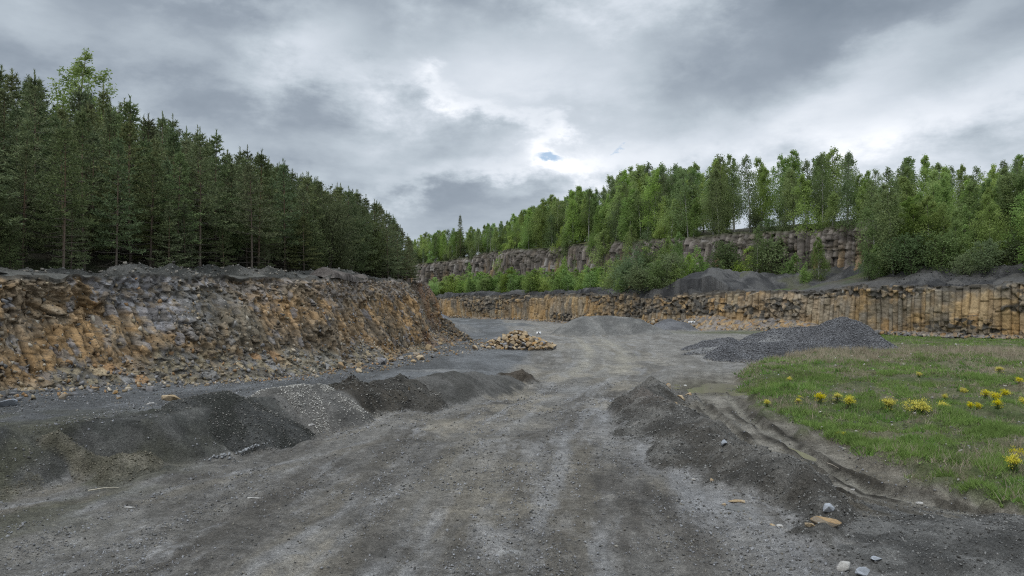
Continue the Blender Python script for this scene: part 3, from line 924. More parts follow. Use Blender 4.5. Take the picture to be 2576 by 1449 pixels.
# ------------------------------------------------------------------ broken stones
def hull_rock(seed, n=14, sq=(1, 0.85, 0.7), boxy=0.5):
    r = np.random.default_rng(seed)
    P = r.normal(size=(n, 3))
    P /= np.linalg.norm(P, axis=1)[:, None]
    P = P / (np.abs(P).max(1)[:, None] ** boxy) * (0.85 + 0.25 * r.random((n, 1)))
    P *= np.array(sq) * 0.5
    bm = bmesh.new()
    for p in P:
        bm.verts.new(p)
    res = bmesh.ops.convex_hull(bm, input=bm.verts[:])
    junk = [e for e in res['geom_interior'] if isinstance(e, bmesh.types.BMVert)]
    bmesh.ops.delete(bm, geom=junk, context='VERTS')
    bmesh.ops.triangulate(bm, faces=bm.faces[:])
    bm.verts.index_update()
    V = np.array([v.co[:] for v in bm.verts])
    T = np.array([[v.index for v in f.verts] for f in bm.faces])
    bm.free()
    return V, T


# --- scree, rubble and grit that nobody could count
TEMPL = [hull_rock(2000 + i, 7 + i % 3, (1, .85, .7), 0.85) for i in range(10)]


def scatter(P, size, cols, seed, up=None):
    """one merged mesh of small angular stones"""
    r = np.random.default_rng(seed)
    Vs, Ts, Cs, n = [], [], [], 0
    which = r.integers(0, len(TEMPL), len(P))
    for k in range(len(TEMPL)):
        idx = np.nonzero(which == k)[0]
        if not len(idx):
            continue
        V, T = TEMPL[k]
        m = len(idx)
        q = r.normal(size=(m, 4))
        q /= np.linalg.norm(q, axis=1)[:, None]
        a, b, c, d = q.T
        M = np.stack([1 - 2 * (c * c + d * d), 2 * (b * c - a * d), 2 * (b * d + a * c), 2 * (b * c + a * d), 1 - 2 * (b * b + d * d), 2 * (c * d - a * b), 2 * (b * d - a * c), 2 * (c * d + a * b), 1 - 2 * (b * b + c * c)], 1).reshape(m, 3, 3)
        W = np.einsum('mij,vj->mvi', M, V) * size[idx][:, None, None]
        if up is not None:
            W[..., 2] *= up[idx][:, None]
        W += P[idx][:, None, :]
        Vs.append(W.reshape(-1, 3))
        Ts.append((T[None] + (np.arange(m) * len(V))[:, None, None]).reshape(-1, 3) + n)
        Cs.append(np.repeat(cols[idx], len(V), 0))
        n += m * len(V)
    return np.concatenate(Vs), np.concatenate(Ts), np.concatenate(Cs)


def stuff_stones(name, label, P, size, cols, seed, up=None):
    V, T, C = scatter(P, size, cols, seed, up)
    o = obj(name, mesh_from(name, V, tris=T, col=C), M_ROCK)
    tag(o, label, name, kind='stuff')


# ================================================================== heaps, berms and windrows
def heap(name, label, cat, ridges, slope, res, colf, mat=None, base=ground_z, namp=0.05, nsc=1.5, rnd=0.25, group=None, sink=0.06, gully=0.0, stones=None, blend=0.16, clip=None):
    tn = math.tan(R(slope))
    pts = np.array([p for r_ in ridges for p in r_])
    reach = max(max(p[2] - float(base(p[0], p[1])), p[2] * (base is ground_z)) for r_ in ridges for p in r_) / tn + 1.2
    x0, y0 = pts[:, 0].min() - reach, pts[:, 1].min() - reach
    x1, y1 = pts[:, 0].max() + reach, pts[:, 1].max() + reach
    X, Y = np.meshgrid(np.arange(x0, x1, res), np.arange(y0, y1, res), indexing='ij')
    wx = X + 0.5 * namp * 8 * fbm(X * nsc * 0.4, Y * nsc * 0.4, 77, 2)
    wy = Y + 0.5 * namp * 8 * fbm(X * nsc * 0.4 + 9, Y * nsc * 0.4, 78, 2)
    Z = np.full(X.shape, -50.0)
    along = np.zeros(X.shape)
    for r_ in ridges:
        acc = 0.0
        rr = r_ if len(r_) > 1 else [r_[0], (r_[0][0] + 0.05, r_[0][1], r_[0][2])]
        for a, b in zip(rr[:-1], rr[1:]):
            a, b = np.array(a, float), np.array(b, float)
            ab = b[:2] - a[:2]
            l2 = ab @ ab
            tt = np.clip(((wx - a[0]) * ab[0] + (wy - a[1]) * ab[1]) / l2, 0, 1)
            dist = np.hypot(wx - a[0] - tt * ab[0], wy - a[1] - tt * ab[1])
            zz = a[2] + (b[2] - a[2]) * tt - tn * (np.sqrt(dist ** 2 + rnd ** 2) - rnd)
            along = np.where(zz > Z, acc + tt * math.sqrt(l2), along)
            Z = np.maximum(Z, zz)
            acc += math.sqrt(l2)
    bz = base(X.ravel(), Y.ravel()).reshape(X.shape)
    hgt = np.clip(Z - bz, 0, None)
    fade = np.clip(hgt / 0.3, 0.25, 1)
    Z = Z + fade * (namp * fbm(X * nsc, Y * nsc, 81, 5, 0.6))
    if gully:
        Z = Z + gully * fbm(along * 1.8, hgt * 0.3, 83, 3) * fade
    keep = Z > bz - sink
    if clip is not None:
        keep &= clip(X, Y)
    Z = np.where(keep, Z, bz - sink - 0.04)
    q = grid_quads(*X.shape)[:, ::-1]
    kf = keep.ravel()
    q = q[kf[q].any(1)]
    c = np.broadcast_to(colf(X, Y, Z, hgt, along), X.shape + (3,))
    if base is ground_z and blend:
        k = sstep(0.0, blend, hgt + 0.10 * fbm(X * 2.5, Y * 2.5, 85, 4) - 0.02)
        c = lerpc(ground_col(X.ravel(), Y.ravel()).reshape(X.shape + (3,)), c, k)
    used = np.unique(q)
    remap = np.full(X.size, -1)
    remap[used] = np.arange(len(used))
    V = np.stack([X, Y, Z], -1).reshape(-1, 3)[used]
    me = mesh_from(name, V, quads=remap[q], col=np.broadcast_to(c, X.shape + (3,)).reshape(-1, 3)[used], smooth=True)
    o = obj(name, me, mat or M_HEAP)
    ctr = V.mean(0)
    tag(o, label, cat, group)
    if stones:
        cnt, s0_, s1_, pal_, cover = stones
        r = np.random.default_rng(len(label) * 7 + cnt)
        ok = np.argwhere(keep & (hgt > 0.02))
        if cover is not None:
            ok = ok[r.random(len(ok)) < cover(X, Y)[ok[:, 0], ok[:, 1]]]
        ij = ok[r.integers(0, len(ok), cnt)]
        jx, jy = X[ij[:, 0], ij[:, 1]], Y[ij[:, 0], ij[:, 1]]
        sz = s0_ + (s1_ - s0_) * r.random(cnt) ** 2.5
        P = np.stack([jx + (r.random(cnt) - .5) * res, jy + (r.random(cnt) - .5) * res, Z[ij[:, 0], ij[:, 1]] + sz * 0.12], 1)
        cl = np.asarray(pal_)[r.integers(0, len(pal_), cnt)] * (0.75 + 0.5 * r.random((cnt, 1)))
        SV, ST, SC = scatter(P, sz, cl, cnt)
        so = obj('loose_stones', mesh_from('loose_stones', SV, tris=ST, col=SC), M_ROCK, o)
        so['kind'] = 'stuff'
    return o, (X, Y, Z, keep)


def soil(c0, c1, sc_=1.2, seed=500, streak=0.0):
    def f(X, Y, Z, hgt, along):
        n = fbm(X * sc_, Y * sc_, seed, 4) + streak * fbm(along * 2.5, hgt * 0.4, seed + 9, 3)
        return lerpc(c0, c1, sstep(-0.6, 0.6, n))
    return f


def toworld(pts, zf=None):
    return [tuple(U(px, py, d)) for px, py, d in pts]


# big dark crushed-stone heap at the right
crush = lambda X, Y, Z, hgt, along: lerpc(lerpc((0.095, 0.095, 0.10), (0.145, 0.145, 0.15), sstep(-0.5, 0.6, fbm(X * 0.8, Y * 0.8, 510, 4))), (0.25, 0.247, 0.24), np.clip(np.exp(-(((Y - 56.6 - 0.10 * (X - 14)) / 1.25) ** 2)) * sstep(22.5, 19, X), 0, 1) * 0.85)
heap('gravel_heap', 'large blue-black crushed stone heap rising to a peak beside the meadow', 'gravel heap',
     [[(26.1, 58, 2.88), (25.2, 58, 2.55), (23.6, 58, 1.98), (21.2, 58.5, 1.86), (19.8, 59.5, 1.35)], [(18.2, 61.0, 1.05), (16.4, 61.5, 0.75), (15.2, 61.3, 0.35)],
      [(25.0, 55.5, 1.45), (21.5, 53.4, 1.05), (18.5, 52.3, 1.12), (15.6, 52.4, 1.05), (14.6, 51.9, 0.55)], [(20.0, 57.5, 0.75), (16.2, 56.8, 0.60), (13.2, 55.4, 0.15)]],
     33, 0.11, crush, M_CRUSH, namp=0.10, nsc=1.1, rnd=0.35, stones=(48000, 0.04, 0.12, [(0.105,0.106,0.113),(0.14,0.142,0.15),(0.175,0.177,0.185),(0.08,0.08,0.085),(0.21,0.212,0.22)], lambda X, Y: 1 - 0.97 * np.clip(np.exp(-(((Y - 56.6 - 0.10 * (X - 14)) / 1.25) ** 2)) * sstep(22.5, 19, X), 0, 1)))
# grey heap in the middle distance
heap('gravel_heap', 'long smooth grey gravel heap below the basalt wall in mid quarry', 'gravel heap',
     [[(8.0, 91, 1.7), (9.4, 90, 2.35), (12.2, 90, 2.3), (15.2, 89.5, 2.0), (17.4, 88, 1.0)], [(12.0, 88.6, 1.75), (11.6, 87.5, 1.0)]],
     30, 0.18, soil((0.115, 0.113, 0.107), (0.185, 0.18, 0.168), 0.6, 520, 0.4), namp=0.10, nsc=0.7, rnd=0.6, gully=0.10)
heap('gravel_heap', 'low cone of grey grit beyond the point of the left cliff', 'gravel heap', [[(-7.2, 95, 1.35), (-6.3, 95, 1.15)], [(-6.9, 92, 0.5), (-6.0, 92, 0.4)]], 24, 0.2, soil((0.12, 0.12, 0.118), (0.165, 0.163, 0.158), 0.6, 521), namp=0.08, nsc=0.8, rnd=0.6)
heap('gravel_heap', 'very low grey mound on the far quarry floor', 'gravel heap', [[(-0.6, 122, 0.55), (1.6, 122, 0.5)]], 15, 0.3, soil((0.12, 0.12, 0.118), (0.16, 0.16, 0.155), 0.6, 522), namp=0.06, nsc=0.6, rnd=0.8)
heap('gravel_heap', 'small dark grit heap at the foot of the wall beside the white sign', 'gravel heap', [[(23.2, 107, 1.55), (24.6, 106.5, 1.2)]], 28, 0.2, soil((0.10, 0.10, 0.105), (0.145, 0.145, 0.15), 0.6, 523), namp=0.12, nsc=0.8, rnd=0.5)
heap('gravel_heap', 'blue-grey ramp of tipped stone at the far left end of the wall', 'gravel heap', [[(-30, 196, 4.2), (-24, 192, 2.9), (-19.5, 186, 1.4), (-17.0, 178, 0.3)]], 26, 0.4, soil((0.11, 0.115, 0.13), (0.15, 0.155, 0.17), 0.3, 524), namp=0.15, nsc=0.4, rnd=1.0)
heap('gravel_heap', 'small grey fan of grit against the wall behind the big dark heap', 'gravel heap', [[(42.9, 91.6, 0.95), (43.8, 92.2, 1.2)]], 30, 0.2, soil((0.11, 0.113, 0.118), (0.145, 0.145, 0.147), 0.5, 525), namp=0.08, nsc=0.8, rnd=0.4)

# tipped heaps along the edge of the left terrace
heap('spoil_heap', 'dark grey-green tipped soil heap with a sharp right ridge beside the road', 'spoil heap',
     [[(-9.4, 20.4, 1.25), (-8.3, 21.3, 1.38), (-7.7, 21.75, 1.12), (-7.1, 22.0, 0.55)], [(-9.6, 19.9, 1.1), (-9.0, 19.6, 0.75), (-8.7, 19.2, 0.4)]],
     36, 0.05, soil((0.036, 0.037, 0.032), (0.066, 0.066, 0.062), 1.6, 530), namp=0.05, nsc=1.7, rnd=0.22, blend=0.03, stones=(3500, 0.015, 0.07, [(0.075,0.073,0.066),(0.10,0.098,0.09),(0.055,0.053,0.048),(0.14,0.135,0.125),(0.20,0.19,0.17)], None))


def pebbly(X, Y, Z, hgt, along):
    c = lerpc((0.095, 0.09, 0.082), (0.135, 0.128, 0.118), sstep(-0.5, 0.5, fbm(X * 1.5, Y * 1.5, 531, 4)))
    band = sstep(0.0, 0.5, fbm((X + Y * 0.55) * 0.9, (X * 0.5 - Y) * 0.2, 532, 3) + 0.25)
    return lerpc(c, (0.17, 0.16, 0.145), band * 0.5)


heap('spoil_heap', 'grey heap strewn with whitish pebbles between two dark tipped heaps', 'spoil heap',
     [[(-8.0, 23.6, 1.22), (-7.0, 24.5, 1.22), (-6.5, 25.5, 1.12)], [(-7.2, 23.7, 1.05), (-6.7, 24.0, 0.75)]], 35, 0.045, pebbly, namp=0.05, nsc=2.0, rnd=0.2, blend=0.03, stones=(3800, 0.025, 0.075, [(0.36, 0.345, 0.31), (0.26, 0.25, 0.23), (0.20, 0.195, 0.18), (0.46, 0.44, 0.40)], lambda X, Y: 0.10 + 0.9 * sstep(0.0, 0.45, fbm((X + Y * 0.55) * 0.9, (X * 0.5 - Y) * 0.2, 532, 3) + 0.15)))
heap('spoil_heap', 'black-brown lumpy soil heap just past the pebbly grey heap', 'spoil heap',
     [[(-6.3, 26.6, 1.05), (-5.6, 27.2, 1.12), (-5.1, 27.6, 0.95)], [(-5.8, 26.7, 0.8), (-5.4, 26.5, 0.45)]], 38, 0.05, soil((0.030, 0.027, 0.022), (0.068, 0.060, 0.048), 2.0, 534, 0.6), namp=0.12, nsc=1.9, rnd=0.15, gully=0.06, stones=(1200, 0.02, 0.10, [(0.075,0.073,0.066),(0.10,0.098,0.09),(0.055,0.053,0.048),(0.14,0.135,0.125),(0.20,0.19,0.17)], None))
heap('spoil_heap', 'second lumpy dark heap with a stub of wood in its slope', 'spoil heap',
     [[(-4.9, 28.0, 1.02), (-4.3, 28.7, 1.08), (-3.8, 29.3, 0.9)], [(-4.4, 27.9, 0.6), (-4.1, 27.8, 0.35)]], 37, 0.05, soil((0.042, 0.039, 0.034), (0.08, 0.074, 0.064), 1.8, 535, 0.6), namp=0.10, nsc=1.9, rnd=0.2, gully=0.05, stones=(1200, 0.02, 0.10, [(0.075,0.073,0.066),(0.10,0.098,0.09),(0.055,0.053,0.048),(0.14,0.135,0.125),(0.20,0.19,0.17)], None))
heap('spoil_heap', 'long smooth grey bank of fine grit farther along the terrace edge', 'spoil heap',
     [[(-3.6, 30.0, 0.95), (-2.4, 31.6, 0.98), (-1.4, 33.2, 0.8), (-0.4, 34.6, 0.45)]], 30, 0.07, soil((0.072, 0.069, 0.062), (0.118, 0.113, 0.104), 1.1, 536, 0.4), namp=0.05, nsc=1.2, rnd=0.3, gully=0.05)
heap('spoil_heap', 'small rough brown mud heap at the far end of the grey bank', 'spoil heap', [[(0.0, 36.8, 0.62), (0.55, 36.3, 0.38)]], 33, 0.06, soil((0.045, 0.038, 0.03), (0.085, 0.072, 0.058), 2.0, 537), namp=0.12, nsc=2.6, rnd=0.15)
heap('spoil_heap', 'rounded brownish earth mound with roots at the near left edge', 'spoil heap',
     [[(-11.3, 17.3, 0.86), (-10.8, 17.45, 0.96), (-10.5, 17.5, 0.88)]], 37, 0.045, soil((0.095, 0.088, 0.064), (0.185, 0.168, 0.13), 1.8, 538), namp=0.13, nsc=2.0, rnd=0.45, stones=(1600, 0.012, 0.06, [(0.13,0.12,0.09),(0.09,0.085,0.06),(0.19,0.17,0.13)], None))
heap('spoil_heap', 'dark hump with a mossy top behind the rounded earth mound', 'spoil heap', [[(-10.0, 19.4, 1.12), (-9.5, 19.6, 1.08)]], 34, 0.05, soil((0.04, 0.043, 0.03), (0.07, 0.07, 0.06), 1.6, 539), namp=0.12, nsc=1.9, rnd=0.3)

# berm between the road and the muddy track
berm_pts = [(6.4, 31.6, 0.55), (5.9, 30.0, 0.78), (5.25, 27.6, 0.70), (5.0, 25.6, 0.80), (4.95, 23.6, 0.72), (5.05, 21.2, 0.78), (5.2, 18.8, 0.72), (5.45, 16.9, 0.70), (5.55, 15.2, 0.64), (5.4, 13.8, 0.52), (5.3, 12.7, 0.32)]


def bermc(X, Y, Z, hgt, along):
    c = lerpc((0.068, 0.064, 0.057), (0.15, 0.143, 0.13), sstep(-0.6, 0.6, fbm(X * 1.4, Y * 1.4, 540, 5) + 0.7 * fbm((X + 0.5 * Y) * 2.2, (X - Y) * 0.5, 541, 3)))
    c = lerpc(c, (0.17, 0.145, 0.125), 0.7 * np.exp(-(((X - 4.9) / 0.7) ** 2 + ((Y - 25.6) / 1.1) ** 2)))
    c = lerpc(c, (0.095, 0.085, 0.07), 0.35 * sstep(0.1, 0.6, fbm(X * 0.7, Y * 0.7, 542, 3)))
    return c


heap('earth_berm', 'long uneven berm of dark gritty soil between road and muddy track', 'berm', [berm_pts, [(6.2, 29.6, 0.75), (6.9, 28.8, 0.35)]], 31, 0.045, bermc, namp=0.13, nsc=1.5, rnd=0.15, gully=0.13, stones=(12000, 0.012, 0.075, [(0.10,0.10,0.095),(0.14,0.138,0.13),(0.075,0.072,0.066),(0.19,0.185,0.175),(0.21,0.205,0.19)], None))
heap('gravel_heap', 'low dark apron of wet gravel filling the near right corner', 'gravel heap', [[(6.3, 11.9, 0.20), (7.4, 11.6, 0.30), (9.5, 11.4, 0.26), (11.5, 10.8, 0.2)], [(6.6, 9.0, 0.2), (10.5, 8.8, 0.2)]], 9, 0.05, soil((0.075, 0.073, 0.068), (0.15, 0.146, 0.137), 1.6, 545), namp=0.08, nsc=2.2, rnd=0.6, stones=(9000, 0.012, 0.06, [(0.10,0.10,0.097),(0.14,0.138,0.132),(0.075,0.072,0.066),(0.20,0.195,0.185)], None))

heap('scree_fan', 'fan of broken brown rock spilling from the point of the left cliff', 'scree', [[(-8.0, 73.6, 3.1), (-7.2, 73.4, 2.35), (-6.3, 73.2, 1.55), (-5.2, 73.4, 0.8)], [(-7.0, 71.0, 1.5), (-6.6, 69.0, 1.0)]],
     36, 0.12, soil((0.095, 0.078, 0.058), (0.165, 0.125, 0.085), 0.9, 570, 0.4), namp=0.14, nsc=1.1, rnd=0.25, stones=(3200, 0.08, 0.42, [(0.17,0.135,0.09),(0.13,0.125,0.12),(0.22,0.15,0.08),(0.24,0.20,0.145),(0.10,0.09,0.075)], None))

# banks on the benches
bank = soil((0.045, 0.045, 0.046), (0.10, 0.098, 0.095), 0.6, 550, 0.5)


def grassy(X, Y, Z, hgt, along):
    return lerpc(bank(X, Y, Z, hgt, along), (0.085, 0.088, 0.045), 0.6 * sstep(0.1, 0.6, fbm(X * 0.3, Y * 0.3, 551, 3)))


def wallpt(s, d, dz):
    x = np.interp(s, WS, WALL[:, 0]) + d * BK[0]
    y = np.interp(s, WS, WALL[:, 1]) + d * BK[1]
    return (float(x), float(y), float(hill_z(x, y)) + dz)


heap('spoil_heap', 'pointed dark spoil mound on the bench at the left end of the grassy hollow', 'spoil heap', [[(26.0, 115.5, 7.0), (29.0, 115.0, 8.7), (31.4, 115.0, 9.5), (34, 116.0, 9.2), (38, 117.5, 8.8)], [(33.0, 113.0, 7.8), (35.5, 111.5, 6.6)]], 33, 0.22, bank, base=lip_z, namp=0.25, nsc=0.5, rnd=0.5, gully=0.2, clip=lambda X, Y: wall_frame(X, Y)[0] > 0.9)
heap('spoil_heap', 'long grey bank with dry grass behind the hollow on the bench', 'spoil heap', [[(37, 117.5, 8.8), (42, 118.5, 8.3), (48, 116.5, 9.3), (55, 111, 10.2), (62, 105.5, 10.0)], [(49, 112, 8.2), (52, 106, 7.2)]], 30, 0.3, grassy, base=hill_z, namp=0.3, nsc=0.35, rnd=1.0, gully=0.2)
heap('spoil_heap', 'dark grey bank capping the right end of the basalt wall', 'spoil heap', [[(49, 99, 7.2), (54, 95, 8.6), (60, 90, 8.2), (66, 85, 9.0), (74, 78, 8.6), (86, 69, 8.8)]], 27, 0.25, bank, base=lip_z, namp=0.30, nsc=0.7, rnd=0.6, gully=0.2, stones=(1500, 0.08, 0.35, [(0.10,0.098,0.095),(0.15,0.145,0.138),(0.07,0.068,0.065)], None), clip=lambda X, Y: wall_frame(X, Y)[0] > 0.9)
heap('spoil_heap', 'low dark windrow along the lip of the far basalt wall', 'spoil heap', [[wallpt(s_, 2.6, 0.30 + 0.65 * abs(math.sin(s_ * 0.19))) for s_ in range(112, 232, 4)]], 27, 0.25, bank, base=lip_z, namp=0.28, nsc=0.7, rnd=0.5, stones=(1200, 0.10, 0.4, [(0.10,0.098,0.095),(0.15,0.145,0.138),(0.07,0.068,0.065)], None), clip=lambda X, Y: wall_frame(X, Y)[0] > 0.9)


def lpt(s, d, dz):
    x = np.interp(s, TS, TOPL[:, 0]) + d * BL[0]
    y = np.interp(s, TS, TOPL[:, 1]) + d * BL[1]
    return (float(x), float(y), float(lhill_z(x, y)) + dz)


heap('spoil_heap', 'long low windrow of grey soil between the left cliff edge and the pines', 'spoil heap',
     [[lpt(s_, 2.3, 0.12 + 0.42 * abs(math.sin(s_ * 0.21 + 0.4))) for s_ in range(14, 60, 2)]], 26, 0.09, soil((0.062, 0.062, 0.056), (0.135, 0.13, 0.118), 1.0, 560), base=lhill_z, namp=0.20, nsc=1.0, rnd=0.2, stones=(2500, 0.03, 0.22, [(0.12,0.12,0.11),(0.17,0.165,0.15),(0.09,0.085,0.075),(0.22,0.20,0.17)], None), clip=lambda X, Y: left_frame(X, Y)[0] > 0.7 + 0.3 * fbm(X, Y, 87, 3))
heap('spoil_heap', 'reddish-grey rubble hump on the lip of the left cliff', 'spoil heap', [[lpt(45, 0.9, 0.55), lpt(47.5, 0.8, 0.62), lpt(49.5, 0.8, 0.25)]], 27, 0.08, soil((0.11, 0.095, 0.085), (0.16, 0.14, 0.125), 0.9, 561), base=lhill_z, namp=0.14, nsc=1.1, rnd=0.3, clip=lambda X, Y: left_frame(X, Y)[0] > -0.1)


# ------------------------------------------------------------------ puddles
def puddle(label, cx, cy, rx, ry, z, seed, rot=0.0):
    a = np.linspace(0, 2 * np.pi, 48, endpoint=False)
    r = 1 + 0.22 * fbm(np.cos(a) * 1.3 + seed, np.sin(a) * 1.3, seed, 3)
    u, v = rx * r * np.cos(a), ry * r * np.sin(a)
    c, s = math.cos(rot), math.sin(rot)
    V = np.stack([cx + u * c - v * s, cy + u * s + v * c, np.full(48, z)], 1)
    V = np.concatenate([V, [[cx, cy, z]]])
    T = [(i, (i + 1) % 48, 48) for i in range(48)]
    o = obj('puddle', mesh_from('puddle', V, tris=T), M_WATER)
    tag(o, label, 'puddle', kind='structure')


zp = -0.14
puddle('wide shallow muddy puddle where the track meets the yard', 9.35, 34.6, 2.0, 2.9, zp + 0.05, 3)
puddle('small muddy puddle in a rut of the track', 7.62, 19.6, 0.20, 0.95, float(ground_z(7.62, 19.6)) + 0.035, 5, 0.12)
puddle('narrow water-filled wheel rut near the bottom of the track', 8.5, 14.0, 0.09, 0.7, float(ground_z(8.5, 14.0)) + 0.02, 6, 0.3)

# ================================================================== rocks
def boulder_mesh(name, seed, pal, sq=(1, 0.85, 0.75), n=16, bevel=0.035, boxy=0.6):
    """a broken block: convex hull, worn edges, faces of different colours"""
    V, T = hull_rock(seed, n, sq, boxy)
    bm = bmesh.new()
    vs = [bm.verts.new(v) for v in V]
    for t in T:
        bm.faces.new([vs[i] for i in t])
    bmesh.ops.dissolve_limit(bm, angle_limit=R(14), verts=bm.verts[:], edges=bm.edges[:])
    bmesh.ops.bevel(bm, geom=bm.edges[:], offset=bevel, segments=1, affect='EDGES', clamp_overlap=True)
    bmesh.ops.triangulate(bm, faces=bm.faces[:])
    r = np.random.default_rng(seed + 5)
    me = bpy.data.meshes.new(name)
    bm.to_mesh(me)
    bm.free()
    at = me.attributes.new('Col', 'FLOAT_COLOR', 'CORNER')
    N = [p.normal.copy() for p in me.polygons]
    dirs = [Vector(r.normal(size=3)).normalized() for _ in pal]
    c4 = np.ones((len(me.loops), 4), np.float32)
    for p in me.polygons:
        k = max(range(len(pal)), key=lambda i: N[p.index].dot(dirs[i]) + (0.25 if i == 0 else 0))
        for li in p.loop_indices:
            c4[li, :3] = np.array(pal[k]) * (0.92 + 0.16 * r.random())
    at.data.foreach_set('color', c4.ravel())
    me.materials.append(M_ROCK)
    return me


PAL = {
    'tan': [(0.33, 0.245, 0.145), (0.38, 0.30, 0.20), (0.25, 0.195, 0.14)],
    'ochre': [(0.34, 0.205, 0.085), (0.29, 0.20, 0.11), (0.26, 0.22, 0.17)],
    'grey': [(0.21, 0.205, 0.205), (0.27, 0.26, 0.245), (0.16, 0.155, 0.15)],
    'two-toned': [(0.31, 0.225, 0.135), (0.20, 0.195, 0.195), (0.36, 0.28, 0.18)],
    'pale': [(0.37, 0.355, 0.33), (0.32, 0.30, 0.27), (0.27, 0.255, 0.24)],
    'dark grey': [(0.115, 0.12, 0.118), (0.14, 0.14, 0.135), (0.095, 0.10, 0.098)],
    'bluish white': [(0.31, 0.325, 0.35), (0.27, 0.285, 0.31), (0.23, 0.24, 0.255)],
}
ROCKS = {}
for ki, (k_, pal) in enumerate(PAL.items()):
    ROCKS[k_] = [boulder_mesh('boulder', 1000 + 50 * ki + j, pal, [(1, .85, .72), (1.1, .7, .62), (.95, .9, .8), (1.2, .75, .6), (1, .8, .85)][j]) for j in range(5)]

ORD = ['first', 'second', 'third', 'fourth', 'fifth', 'sixth', 'seventh', 'eighth', 'ninth', 'tenth', 'eleventh', 'twelfth', 'thirteenth', 'fourteenth', 'fifteenth', 'sixteenth', 'seventeenth', 'eighteenth', 'nineteenth', 'twentieth']
ORD += ['twenty-' + a for a in ORD[:9]] + ['thirtieth'] + ['thirty-' + a for a in ORD[:9]] + ['fortieth'] + ['forty-' + a for a in ORD[:9]] + ['fiftieth'] + ['fifty-' + a for a in ORD[:9]] + ['sixtieth'] + ['sixty-' + a for a in ORD[:9]]


def proj(p):
    return CX + p[0] / p[1] * F, HY - (p[2] - EYE) / p[1] * F


def rock(colour, loc, size, label, cat='rock', name='rock', group=None, rot=None, variant=None, squash=(1, 1, 1)):
    me = ROCKS[colour][random.randrange(5) if variant is None else variant]
    o = bpy.data.objects.new(name, me)
    COL.objects.link(o)
    o.location = loc
    o.rotation_euler = rot if rot is not None else (random.uniform(-.5, .5), random.uniform(-.5, .5), random.uniform(0, 6.28))
    o.scale = (size * squash[0], size * squash[1], size * squash[2])
    tag(o, label, cat, group)
    return o


# --- the pile of broken columns on the quarry floor
def boulder_pile():
    r = np.random.default_rng(21)
    cx, cyy, ax, ay, H = 0.45, 59.5, 2.95, 2.3, 1.28
    gz = float(ground_z(cx, cyy))

    def hz(x, y):
        e = np.hypot((x - cx) / ax, (y - cyy) / ay)
        lump = 0.25 * math.sin(x * 2.1 + 1) * 0.5
        prof = H * max(0.0, 1 - e ** 1.25) * (1 + 0.12 * math.sin(x * 2.7)) + (0.10 if e < 1 else 0)
        return prof
    pts = []
    tries = 0
    while tries < 20000 and len(pts) < 215:
        tries += 1
        x, y = cx + ax * (2 * r.random() - 1), cyy + ay * (2 * r.random() - 1)
        e = math.hypot((x - cx) / ax, (y - cyy) / ay)
        if e > 1.0:
            continue
        layer = r.random()
        h = hz(x, y)
        z = gz + max(0.10, h - (0 if layer < 0.68 else 0.38))
        size = 0.34 + 0.34 * r.random() ** 1.5
        if any((x - a) ** 2 + (y - b) ** 2 + (z - c) ** 2 < (0.46 * (size + s2) ) ** 2 * 0.62 for a, b, c, s2 in pts):
            continue
        pts.append((x, y, z, size))
    info = []
    for (x, y, z, size) in pts:
        px, py = proj((x, y, z))
        k = r.choice(['tan', 'tan', 'tan', 'ochre', 'two-toned', 'two-toned', 'grey'])
        info.append([px, py, x, y, z, size, k])
    back = [i for i in info if i[3] > cyy + 0.9]
    front = [i for i in info if i[3] <= cyy + 0.9]
    rows = {'bottom row': [], 'second row': [], 'middle': [], 'upper part': [], 'top': []}
    names = list(rows)
    front.sort(key=lambda i: -i[1])
    cuts = np.array_split(np.arange(len(front)), 5)
    for n_, c_ in zip(names, cuts):
        rows[n_] = sorted([front[j] for j in c_], key=lambda i: i[0])
    for n_, lst in rows.items():
        cnt = {}
        for i in lst:
            cnt[i[6]] = cnt.get(i[6], 0) + 1
            lab = f'{i[6]} boulder in the {n_} of the pile, {ORD[cnt[i[6]] - 1]} {i[6]} one from left'
            rock(i[6], (i[2], i[3], i[4]), i[5], lab, 'boulder', 'boulder', 'boulders heaped on the quarry floor')
    for i in back:
        rock(i[6], (i[2], i[3], i[4]), i[5], f'{i[6]} boulder on the hidden far side of the boulder pile', 'boulder', 'boulder', f'{i[6]} boulders on the far side of the pile')


boulder_pile()


# --- single stones one can point at
def gpt(px, py, dz=0.0):
    d = (EYE) * F / (py - HY)
    for _ in range(12):
        x = (px - CX) / F * d
        z = float(ground_z(x, d))
        d = (EYE - z) * F / (py - HY)
    return ((px - CX) / F * d, d, z + dz)


